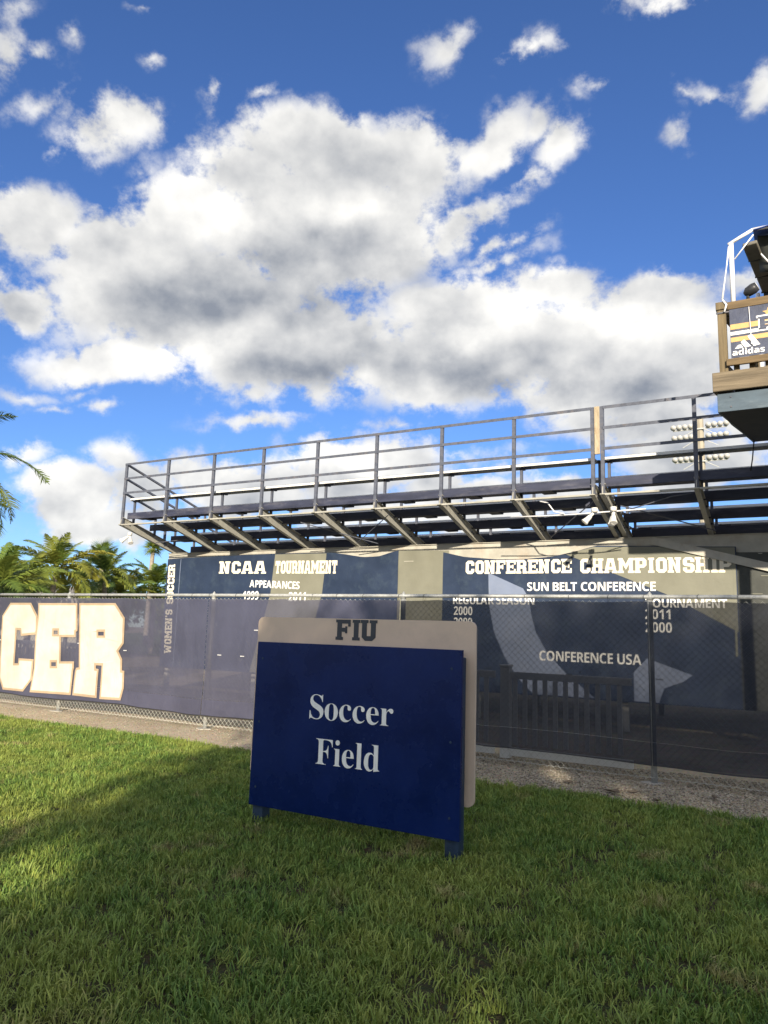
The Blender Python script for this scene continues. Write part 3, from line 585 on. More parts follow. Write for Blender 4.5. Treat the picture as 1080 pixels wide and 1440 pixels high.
SANS = {'A':[[(0.0,0.0),(0.169,0.482),(0.293,0.482),(0.463,0.0),(0.354,0.0),(0.319,0.114),(0.144,0.114),(0.109,0.0)],[(0.17,0.199),(0.295,0.199),(0.259,0.311),(0.251,0.34),(0.24,0.375),(0.232,0.407),(0.223,0.374),(0.212,0.336),(0.204,0.311)]],'B':[[(0.06,0.0),(0.06,0.48),(0.21,0.48),(0.268,0.477),(0.317,0.468),(0.355,0.453),(0.382,0.43),(0.398,0.399),(0.404,0.358),(0.401,0.332),(0.395,0.309),(0.384,0.289),(0.37,0.272),(0.352,0.261),(0.33,0.255),(0.33,0.251),(0.345,0.247),(0.36,0.242),(0.373,0.234),(0.385,0.225),(0.396,0.213),(0.404,0.199),(0.411,0.183),(0.414,0.162),(0.416,0.139),(0.41,0.099),(0.395,0.065),(0.369,0.037),(0.333,0.016),(0.291,0.004),(0.24,0.0)],[(0.162,0.289),(0.221,0.289),(0.247,0.291),(0.268,0.296),(0.282,0.304),(0.292,0.314),(0.298,0.328),(0.3,0.345),(0.297,0.361),(0.291,0.374),(0.279,0.384),(0.263,0.391),(0.242,0.395),(0.216,0.396),(0.162,0.396)],[(0.162,0.084),(0.228,0.084),(0.256,0.086),(0.277,0.092),(0.292,0.102),(0.302,0.115),(0.308,0.131),(0.31,0.149),(0.308,0.166),(0.302,0.18),(0.292,0.192),(0.276,0.202),(0.254,0.207),(0.225,0.209),(0.162,0.209)]],'C':[[(0.255,-0.007),(0.208,-0.003),(0.168,0.007),(0.133,0.024),(0.103,0.047),(0.08,0.076),(0.062,0.11),(0.049,0.149),(0.041,0.192),(0.039,0.239),(0.042,0.286),(0.051,0.328),(0.065,0.367),(0.085,0.402),(0.111,0.431),(0.141,0.455),(0.177,0.472),(0.218,0.483),(0.264,0.486),(0.288,0.485),(0.312,0.482),(0.335,0.477),(0.359,0.47),(0.382,0.462),(0.404,0.453),(0.371,0.37),(0.353,0.378),(0.335,0.386),(0.317,0.392),(0.299,0.397),(0.282,0.401),(0.264,0.402),(0.228,0.397),(0.198,0.382),(0.175,0.358),(0.157,0.325),(0.147,0.285),(0.144,0.238),(0.147,0.191),(0.156,0.152),(0.172,0.12),(0.195,0.097),(0.226,0.083),(0.264,0.078),(0.284,0.079),(0.303,0.081),(0.323,0.085),(0.343,0.09),(0.364,0.096),(0.386,0.103),(0.386,0.018),(0.365,0.01),(0.344,0.004),(0.324,-0.001),(0.302,-0.004),(0.279,-0.006)]],'E':[[(0.06,0.0),(0.06,0.48),(0.336,0.48),(0.336,0.396),(0.162,0.396),(0.162,0.291),(0.324,0.291),(0.324,0.208),(0.162,0.208),(0.162,0.084),(0.336,0.084),(0.336,0.0)]],'F':[[(0.06,0.0),(0.06,0.48),(0.335,0.48),(0.335,0.396),(0.161,0.396),(0.161,0.273),(0.323,0.273),(0.323,0.189),(0.161,0.189),(0.161,0.0)]],'G':[[(0.262,-0.007),(0.196,0.0),(0.141,0.021),(0.097,0.056),(0.065,0.105),(0.045,0.166),(0.039,0.24),(0.042,0.288),(0.052,0.332),(0.068,0.371),(0.091,0.405),(0.119,0.433),(0.153,0.456),(0.193,0.473),(0.238,0.483),(0.289,0.486),(0.315,0.485),(0.34,0.483),(0.365,0.478),(0.389,0.472),(0.411,0.465),(0.432,0.457),(0.398,0.375),(0.383,0.383),(0.366,0.389),(0.348,0.394),(0.329,0.398),(0.309,0.401),(0.289,0.402),(0.261,0.399),(0.235,0.393),(0.212,0.381),(0.192,0.366),(0.175,0.347),(0.162,0.325),(0.152,0.299),(0.146,0.27),(0.144,0.238),(0.145,0.208),(0.149,0.181),(0.156,0.155),(0.167,0.133),(0.18,0.114),(0.197,0.098),(0.217,0.087),(0.241,0.08),(0.269,0.078),(0.282,0.078),(0.294,0.079),(0.305,0.08),(0.333,0.085),(0.333,0.185),(0.242,0.185),(0.242,0.269),(0.433,0.269),(0.433,0.021),(0.407,0.013),(0.381,0.006),(0.354,0.001),(0.326,-0.003),(0.295,-0.006)]],'L':[[(0.06,0.0),(0.06,0.48),(0.162,0.48),(0.162,0.084),(0.357,0.084),(0.357,0.0)]],'M':[[(0.06,0.0),(0.06,0.48),(0.199,0.48),(0.312,0.113),(0.314,0.113),(0.435,0.48),(0.573,0.48),(0.573,0.0),(0.478,0.0),(0.478,0.227),(0.478,0.243),(0.479,0.26),(0.479,0.279),(0.481,0.335),(0.483,0.375),(0.48,0.375),(0.357,0.0),(0.263,0.0),(0.148,0.376),(0.145,0.376),(0.146,0.366),(0.147,0.352),(0.148,0.336),(0.15,0.278),(0.151,0.259),(0.151,0.24),(0.151,0.223),(0.151,0.0)]],'N':[[(0.06,0.0),(0.06,0.48),(0.189,0.48),(0.397,0.12),(0.399,0.12),(0.398,0.143),(0.397,0.165),(0.396,0.187),(0.395,0.209),(0.394,0.231),(0.394,0.253),(0.394,0.48),(0.486,0.48),(0.486,0.0),(0.357,0.0),(0.148,0.363),(0.145,0.363),(0.147,0.34),(0.148,0.317),(0.149,0.294),(0.15,0.271),(0.151,0.248),(0.151,0.226),(0.151,0.0)]],'O':[[(0.267,-0.007),(0.218,-0.003),(0.176,0.007),(0.139,0.024),(0.108,0.048),(0.083,0.076),(0.063,0.111),(0.05,0.15),(0.042,0.193),(0.039,0.241),(0.042,0.289),(0.05,0.332),(0.063,0.371),(0.083,0.405),(0.108,0.433),(0.139,0.456),(0.176,0.473),(0.219,0.484),(0.268,0.487),(0.317,0.484),(0.36,0.473),(0.396,0.456),(0.427,0.433),(0.452,0.405),(0.471,0.37),(0.485,0.331),(0.493,0.288),(0.496,0.24),(0.493,0.193),(0.485,0.15),(0.471,0.11),(0.452,0.076),(0.427,0.047),(0.396,0.024),(0.36,0.007),(0.317,-0.003)],[(0.267,0.079),(0.307,0.083),(0.338,0.098),(0.361,0.122),(0.376,0.154),(0.386,0.194),(0.389,0.24),(0.386,0.287),(0.376,0.327),(0.361,0.359),(0.338,0.383),(0.307,0.398),(0.268,0.402),(0.229,0.398),(0.198,0.383),(0.175,0.359),(0.159,0.327),(0.149,0.287),(0.146,0.24),(0.149,0.194),(0.159,0.154),(0.175,0.122),(0.198,0.098),(0.229,0.083)]],'P':[[(0.06,0.0),(0.06,0.48),(0.214,0.48),(0.27,0.475),(0.315,0.462),(0.349,0.44),(0.373,0.41),(0.387,0.373),(0.392,0.33),(0.39,0.303),(0.384,0.276),(0.374,0.252),(0.36,0.229),(0.34,0.209),(0.316,0.193),(0.286,0.18),(0.249,0.173),(0.206,0.171),(0.162,0.171),(0.162,0.0)],[(0.162,0.254),(0.195,0.254),(0.222,0.256),(0.245,0.261),(0.264,0.271),(0.278,0.285),(0.286,0.303),(0.289,0.326),(0.28,0.365),(0.253,0.388),(0.208,0.396),(0.162,0.396)]],'R':[[(0.06,0.0),(0.06,0.48),(0.2,0.48),(0.26,0.476),(0.308,0.464),(0.345,0.444),(0.371,0.416),(0.386,0.38),(0.392,0.336),(0.39,0.315),(0.386,0.296),(0.379,0.278),(0.37,0.263),(0.359,0.249),(0.346,0.237),(0.332,0.226),(0.318,0.217),(0.302,0.209),(0.443,0.0),(0.33,0.0),(0.216,0.184),(0.162,0.184),(0.162,0.0)],[(0.162,0.267),(0.195,0.267),(0.225,0.268),(0.249,0.274),(0.267,0.283),(0.279,0.296),(0.286,0.313),(0.289,0.333),(0.286,0.354),(0.278,0.37),(0.266,0.382),(0.247,0.39),(0.223,0.395),(0.193,0.396),(0.162,0.396)]],'S':[[(0.167,-0.007),(0.118,-0.004),(0.073,0.006),(0.031,0.022),(0.031,0.117),(0.054,0.107),(0.078,0.098),(0.102,0.09),(0.126,0.083),(0.15,0.079),(0.175,0.077),(0.197,0.079),(0.215,0.084),(0.228,0.092),(0.237,0.102),(0.242,0.114),(0.244,0.128),(0.241,0.145),(0.232,0.16),(0.217,0.172),(0.198,0.183),(0.176,0.195),(0.15,0.207),(0.139,0.212),(0.127,0.218),(0.114,0.225),(0.101,0.233),(0.089,0.243),(0.077,0.253),(0.066,0.265),(0.056,0.279),(0.048,0.293),(0.041,0.31),(0.038,0.329),(0.036,0.35),(0.041,0.39),(0.056,0.423),(0.08,0.45),(0.113,0.47),(0.152,0.482),(0.199,0.486),(0.223,0.485),(0.247,0.482),(0.27,0.478),(0.293,0.471),(0.317,0.463),(0.341,0.453),(0.308,0.373),(0.287,0.382),(0.267,0.389),(0.249,0.394),(0.232,0.398),(0.214,0.401),(0.195,0.402),(0.178,0.4),(0.163,0.396),(0.151,0.388),(0.143,0.378),(0.137,0.367),(0.136,0.353),(0.138,0.337),(0.146,0.324),(0.158,0.313),(0.176,0.302),(0.199,0.29),(0.226,0.277),(0.25,0.265),(0.271,0.253),(0.289,0.241),(0.305,0.227),(0.318,0.212),(0.329,0.196),(0.337,0.178),(0.342,0.157),(0.343,0.133),(0.338,0.093),(0.323,0.059),(0.297,0.031),(0.262,0.01),(0.219,-0.002)]],'T':[[(0.144,0.0),(0.144,0.395),(0.013,0.395),(0.013,0.48),(0.375,0.48),(0.375,0.395),(0.245,0.395),(0.245,0.0)]],'U':[[(0.252,-0.007),(0.193,-0.001),(0.145,0.015),(0.107,0.042),(0.079,0.078),(0.063,0.121),(0.057,0.171),(0.057,0.48),(0.158,0.48),(0.158,0.186),(0.161,0.151),(0.169,0.123),(0.183,0.103),(0.201,0.089),(0.225,0.081),(0.255,0.079),(0.285,0.081),(0.309,0.09),(0.327,0.105),(0.339,0.126),(0.347,0.153),(0.349,0.187),(0.349,0.48),(0.451,0.48),(0.451,0.169),(0.448,0.137),(0.441,0.107),(0.429,0.08),(0.412,0.055),(0.39,0.034),(0.363,0.016),(0.331,0.004),(0.294,-0.004)]],'0':[[(0.191,-0.007),(0.139,0.001),(0.096,0.022),(0.064,0.059),(0.042,0.108),(0.029,0.168),(0.024,0.24),(0.026,0.289),(0.031,0.333),(0.04,0.373),(0.053,0.407),(0.071,0.435),(0.093,0.457),(0.121,0.474),(0.153,0.484),(0.191,0.487),(0.244,0.48),(0.286,0.458),(0.318,0.422),(0.341,0.373),(0.355,0.312),(0.359,0.24),(0.357,0.191),(0.352,0.147),(0.343,0.107),(0.33,0.074),(0.312,0.045),(0.29,0.023),(0.263,0.006),(0.23,-0.003)],[(0.191,0.075),(0.214,0.08),(0.231,0.093),(0.244,0.116),(0.252,0.148),(0.257,0.189),(0.259,0.24),(0.257,0.29),(0.252,0.331),(0.244,0.363),(0.231,0.386),(0.214,0.4),(0.191,0.405),(0.169,0.4),(0.151,0.386),(0.139,0.363),(0.131,0.331),(0.126,0.29),(0.125,0.24),(0.126,0.19),(0.131,0.149),(0.139,0.117),(0.151,0.094),(0.169,0.08)]],'1':[[(0.176,0.0),(0.176,0.277),(0.176,0.29),(0.176,0.305),(0.177,0.323),(0.179,0.373),(0.164,0.358),(0.144,0.34),(0.089,0.296),(0.04,0.357),(0.194,0.48),(0.277,0.48),(0.277,0.0)]],'2':[[(0.027,0.0),(0.027,0.071),(0.147,0.192),(0.17,0.215),(0.19,0.236),(0.206,0.254),(0.219,0.271),(0.23,0.286),(0.238,0.3),(0.243,0.314),(0.247,0.329),(0.248,0.345),(0.246,0.362),(0.241,0.376),(0.232,0.388),(0.22,0.395),(0.206,0.4),(0.189,0.402),(0.171,0.4),(0.153,0.396),(0.136,0.389),(0.118,0.379),(0.1,0.367),(0.081,0.353),(0.026,0.418),(0.04,0.43),(0.054,0.441),(0.07,0.451),(0.086,0.461),(0.104,0.469),(0.123,0.476),(0.145,0.482),(0.17,0.485),(0.197,0.486),(0.227,0.484),(0.254,0.479),(0.278,0.469),(0.299,0.456),(0.316,0.441),(0.33,0.423),(0.34,0.402),(0.347,0.38),(0.349,0.357),(0.347,0.331),(0.342,0.307),(0.333,0.284),(0.321,0.263),(0.305,0.241),(0.287,0.22),(0.266,0.197),(0.242,0.173),(0.215,0.148),(0.153,0.09),(0.153,0.085),(0.362,0.085),(0.362,0.0)]],'9':[[(0.12,-0.007),(0.087,-0.006),(0.075,-0.005),(0.064,-0.004),(0.055,-0.002),(0.055,0.079),(0.083,0.075),(0.093,0.073),(0.103,0.073),(0.113,0.073),(0.15,0.075),(0.18,0.081),(0.205,0.092),(0.225,0.106),(0.24,0.124),(0.251,0.144),(0.259,0.168),(0.264,0.194),(0.267,0.222),(0.263,0.222),(0.252,0.207),(0.24,0.194),(0.225,0.183),(0.207,0.174),(0.184,0.168),(0.156,0.167),(0.118,0.171),(0.086,0.184),(0.058,0.206),(0.038,0.236),(0.026,0.274),(0.021,0.318),(0.026,0.367),(0.041,0.407),(0.065,0.441),(0.098,0.465),(0.138,0.48),(0.185,0.485),(0.216,0.482),(0.246,0.475),(0.273,0.462),(0.298,0.445),(0.319,0.422),(0.336,0.393),(0.35,0.359),(0.357,0.32),(0.36,0.275),(0.359,0.247),(0.357,0.22),(0.354,0.193),(0.349,0.167),(0.342,0.141),(0.333,0.117),(0.321,0.093),(0.307,0.072),(0.29,0.053),(0.271,0.035),(0.248,0.021),(0.221,0.009),(0.191,0.0),(0.157,-0.005)],[(0.185,0.244),(0.199,0.246),(0.212,0.249),(0.224,0.255),(0.234,0.262),(0.243,0.27),(0.25,0.28),(0.255,0.29),(0.258,0.3),(0.259,0.311),(0.258,0.326),(0.256,0.34),(0.251,0.355),(0.245,0.368),(0.237,0.38),(0.227,0.39),(0.215,0.398),(0.202,0.402),(0.187,0.404),(0.168,0.401),(0.152,0.395),(0.138,0.383),(0.128,0.367),(0.122,0.346),(0.12,0.32),(0.121,0.298),(0.127,0.28),(0.136,0.265),(0.148,0.253),(0.165,0.247)]],'a':[[(0.142,-0.007),(0.111,-0.004),(0.084,0.006),(0.06,0.022),(0.043,0.044),(0.032,0.073),(0.028,0.109),(0.033,0.145),(0.046,0.174),(0.069,0.196),(0.101,0.212),(0.142,0.222),(0.192,0.226),(0.256,0.228),(0.256,0.244),(0.254,0.262),(0.249,0.276),(0.241,0.287),(0.229,0.294),(0.215,0.299),(0.199,0.3),(0.181,0.299),(0.164,0.297),(0.146,0.292),(0.129,0.287),(0.112,0.281),(0.095,0.273),(0.062,0.341),(0.083,0.351),(0.105,0.359),(0.128,0.365),(0.152,0.37),(0.177,0.373),(0.203,0.374),(0.248,0.371),(0.286,0.36),(0.316,0.342),(0.338,0.317),(0.351,0.285),(0.355,0.244),(0.355,0.0),(0.285,0.0),(0.266,0.05),(0.263,0.05),(0.247,0.032),(0.231,0.017),(0.214,0.007),(0.194,-0.001),(0.17,-0.005)],[(0.179,0.066),(0.2,0.069),(0.218,0.075),(0.234,0.086),(0.246,0.1),(0.253,0.118),(0.256,0.14),(0.256,0.17),(0.217,0.169),(0.188,0.166),(0.166,0.16),(0.15,0.151),(0.139,0.139),(0.133,0.125),(0.131,0.109),(0.132,0.095),(0.137,0.084),(0.144,0.076),(0.154,0.071),(0.166,0.068)]],'d':[[(0.169,-0.007),(0.13,-0.001),(0.097,0.015),(0.069,0.041),(0.047,0.078),(0.035,0.125),(0.03,0.183),(0.035,0.24),(0.048,0.288),(0.069,0.325),(0.098,0.352),(0.132,0.368),(0.171,0.373),(0.196,0.372),(0.218,0.367),(0.236,0.358),(0.252,0.347),(0.266,0.334),(0.277,0.32),(0.28,0.32),(0.275,0.351),(0.274,0.365),(0.273,0.379),(0.273,0.393),(0.273,0.51),(0.373,0.51),(0.373,0.0),(0.296,0.0),(0.277,0.048),(0.273,0.048),(0.262,0.033),(0.248,0.02),(0.233,0.009),(0.215,0.0),(0.193,-0.005)],[(0.203,0.073),(0.228,0.076),(0.248,0.084),(0.262,0.098),(0.271,0.117),(0.277,0.141),(0.279,0.171),(0.279,0.182),(0.278,0.215),(0.272,0.242),(0.263,0.264),(0.249,0.28),(0.229,0.289),(0.202,0.292),(0.182,0.289),(0.165,0.279),(0.15,0.264),(0.14,0.242),(0.134,0.214),(0.132,0.181),(0.134,0.148),(0.14,0.121),(0.15,0.1),(0.165,0.085),(0.182,0.076)]],'i':[[(0.103,0.412),(0.088,0.414),(0.075,0.417),(0.064,0.423),(0.055,0.432),(0.05,0.445),(0.048,0.461),(0.05,0.478),(0.055,0.491),(0.064,0.5),(0.075,0.506),(0.088,0.509),(0.103,0.51),(0.117,0.509),(0.13,0.506),(0.141,0.5),(0.15,0.491),(0.155,0.478),(0.157,0.461),(0.155,0.445),(0.15,0.432),(0.141,0.423),(0.13,0.417),(0.117,0.414)],[(0.052,0.0),(0.052,0.367),(0.152,0.367),(0.152,0.0)]],'s':[[(0.152,-0.007),(0.127,-0.006),(0.106,-0.004),(0.086,-0.002),(0.068,0.002),(0.049,0.008),(0.031,0.015),(0.031,0.097),(0.051,0.089),(0.072,0.082),(0.095,0.075),(0.117,0.07),(0.137,0.067),(0.155,0.066),(0.173,0.067),(0.187,0.07),(0.197,0.075),(0.204,0.082),(0.208,0.089),(0.21,0.098),(0.209,0.104),(0.207,0.11),(0.204,0.115),(0.2,0.12),(0.193,0.126),(0.183,0.132),(0.169,0.138),(0.152,0.146),(0.13,0.156),(0.109,0.166),(0.09,0.175),(0.074,0.185),(0.06,0.195),(0.049,0.207),(0.041,0.22),(0.035,0.235),(0.031,0.252),(0.03,0.271),(0.035,0.303),(0.048,0.328),(0.07,0.348),(0.099,0.362),(0.134,0.371),(0.175,0.373),(0.198,0.373),(0.219,0.37),(0.24,0.367),(0.261,0.361),(0.283,0.354),(0.304,0.345),(0.274,0.273),(0.256,0.28),(0.239,0.286),(0.223,0.292),(0.207,0.296),(0.19,0.299),(0.174,0.3),(0.149,0.297),(0.135,0.289),(0.13,0.275),(0.13,0.27),(0.132,0.264),(0.135,0.26),(0.14,0.255),(0.148,0.25),(0.157,0.244),(0.17,0.238),(0.186,0.231),(0.206,0.223),(0.226,0.214),(0.244,0.206),(0.261,0.196),(0.275,0.187),(0.286,0.175),(0.296,0.162),(0.303,0.147),(0.307,0.129),(0.308,0.109),(0.304,0.075),(0.291,0.046),(0.269,0.023),(0.238,0.007),(0.199,-0.003)]]}
SANS_ADV = {'A':0.485,'B':0.412,'C':0.41,'E':0.337,'F':0.33,'G':0.469,'L':0.34,'M':0.594,'N':0.507,'O':0.517,'P':0.383,'R':0.404,'S':0.361,'T':0.397,'U':0.472,'0':0.381,'1':0.366,'2':0.38,'9':0.384,'a':0.399,'d':0.416,'i':0.178,'s':0.325}
def sans_letters(s, x0, x1, z0, z1, bold=0):
    """bold grotesque letters fitted to the rectangle, one (verts, faces) pair per character"""
    cur = 0; its = []
    for ch in s:
        if ch == ' ': cur += .17; continue
        its.append((cur, ch)); cur += SANS_ADV[ch]
    pts = [(c+p[0], p[1]) for c, ch in its for l in SANS[ch] for p in l]
    ax, bx = min(p[0] for p in pts), max(p[0] for p in pts); ay, by = min(p[1] for p in pts), max(p[1] for p in pts)
    out = []
    for c, ch in its:
        ls = SANS[ch]
        groups = [[l] for l in ls] if ch == 'i' else [ls]
        vs = []; fs = []
        for g in groups:
            loops = [[(x0+(c+p[0]-ax)/(bx-ax)*(x1-x0), z0+(p[1]-ay)/(by-ay)*(z1-z0)) for p in l] for l in g]
            tr = tessellate_polygon([[Vector((p[0], p[1], 0)) for p in l] for l in loops]); k = len(vs)
            vs += [p for l in loops for p in l]; fs += [tuple(i+k for i in t) for t in tr]
        out.append((vs, fs))
    return out

def sans_text(s, x0, x1, z0, z1, y, mat, parent, bold=.018, name='letter'):
    for vs, fs in sans_letters(s, x0, x1, z0, z1, bold):
        b = MB(); b.add([local(parent, v[0], y, v[1]) for v in vs], fs); link_mesh(b, name, mat, parent)

def link_mesh(b, name, mat, parent):
    me = bpy.data.meshes.new(name); me.from_pydata(b.v, [], b.f); me.materials.append(mat); me.update()
    return link(name, me, parent)

def block_letters(s, x0, x1, z0, z1, y, mat, parent, xf=None, gap=.12, depth=.002):
    for loops in block_text(s, x0, x1, z0, z1, gap):
        b = MB()
        f = (lambda a, z, yy: local(parent, *(xf(a, z, yy) if xf else (a, yy, z))))
        flat_poly(b, loops, y, depth, xf=f); b.build('letter', mat, parent)

def inset(loop, d):
    """moves every edge of a closed loop by d towards its left side"""
    n = len(loop); out = []
    for i in range(n):
        p0, p1, p2 = (Vector(loop[(i-1) % n]), Vector(loop[i]), Vector(loop[(i+1) % n]))
        a = (p1-p0).normalized(); b = (p2-p1).normalized()
        na = Vector((-a.y, a.x)); nb = Vector((-b.y, b.x))
        m = (na+nb); m = m.normalized() if m.length > 1e-4 else na
        k = d/max(.4, m.dot(na)); out.append((p1.x+m.x*k, p1.y+m.y*k))
    return out

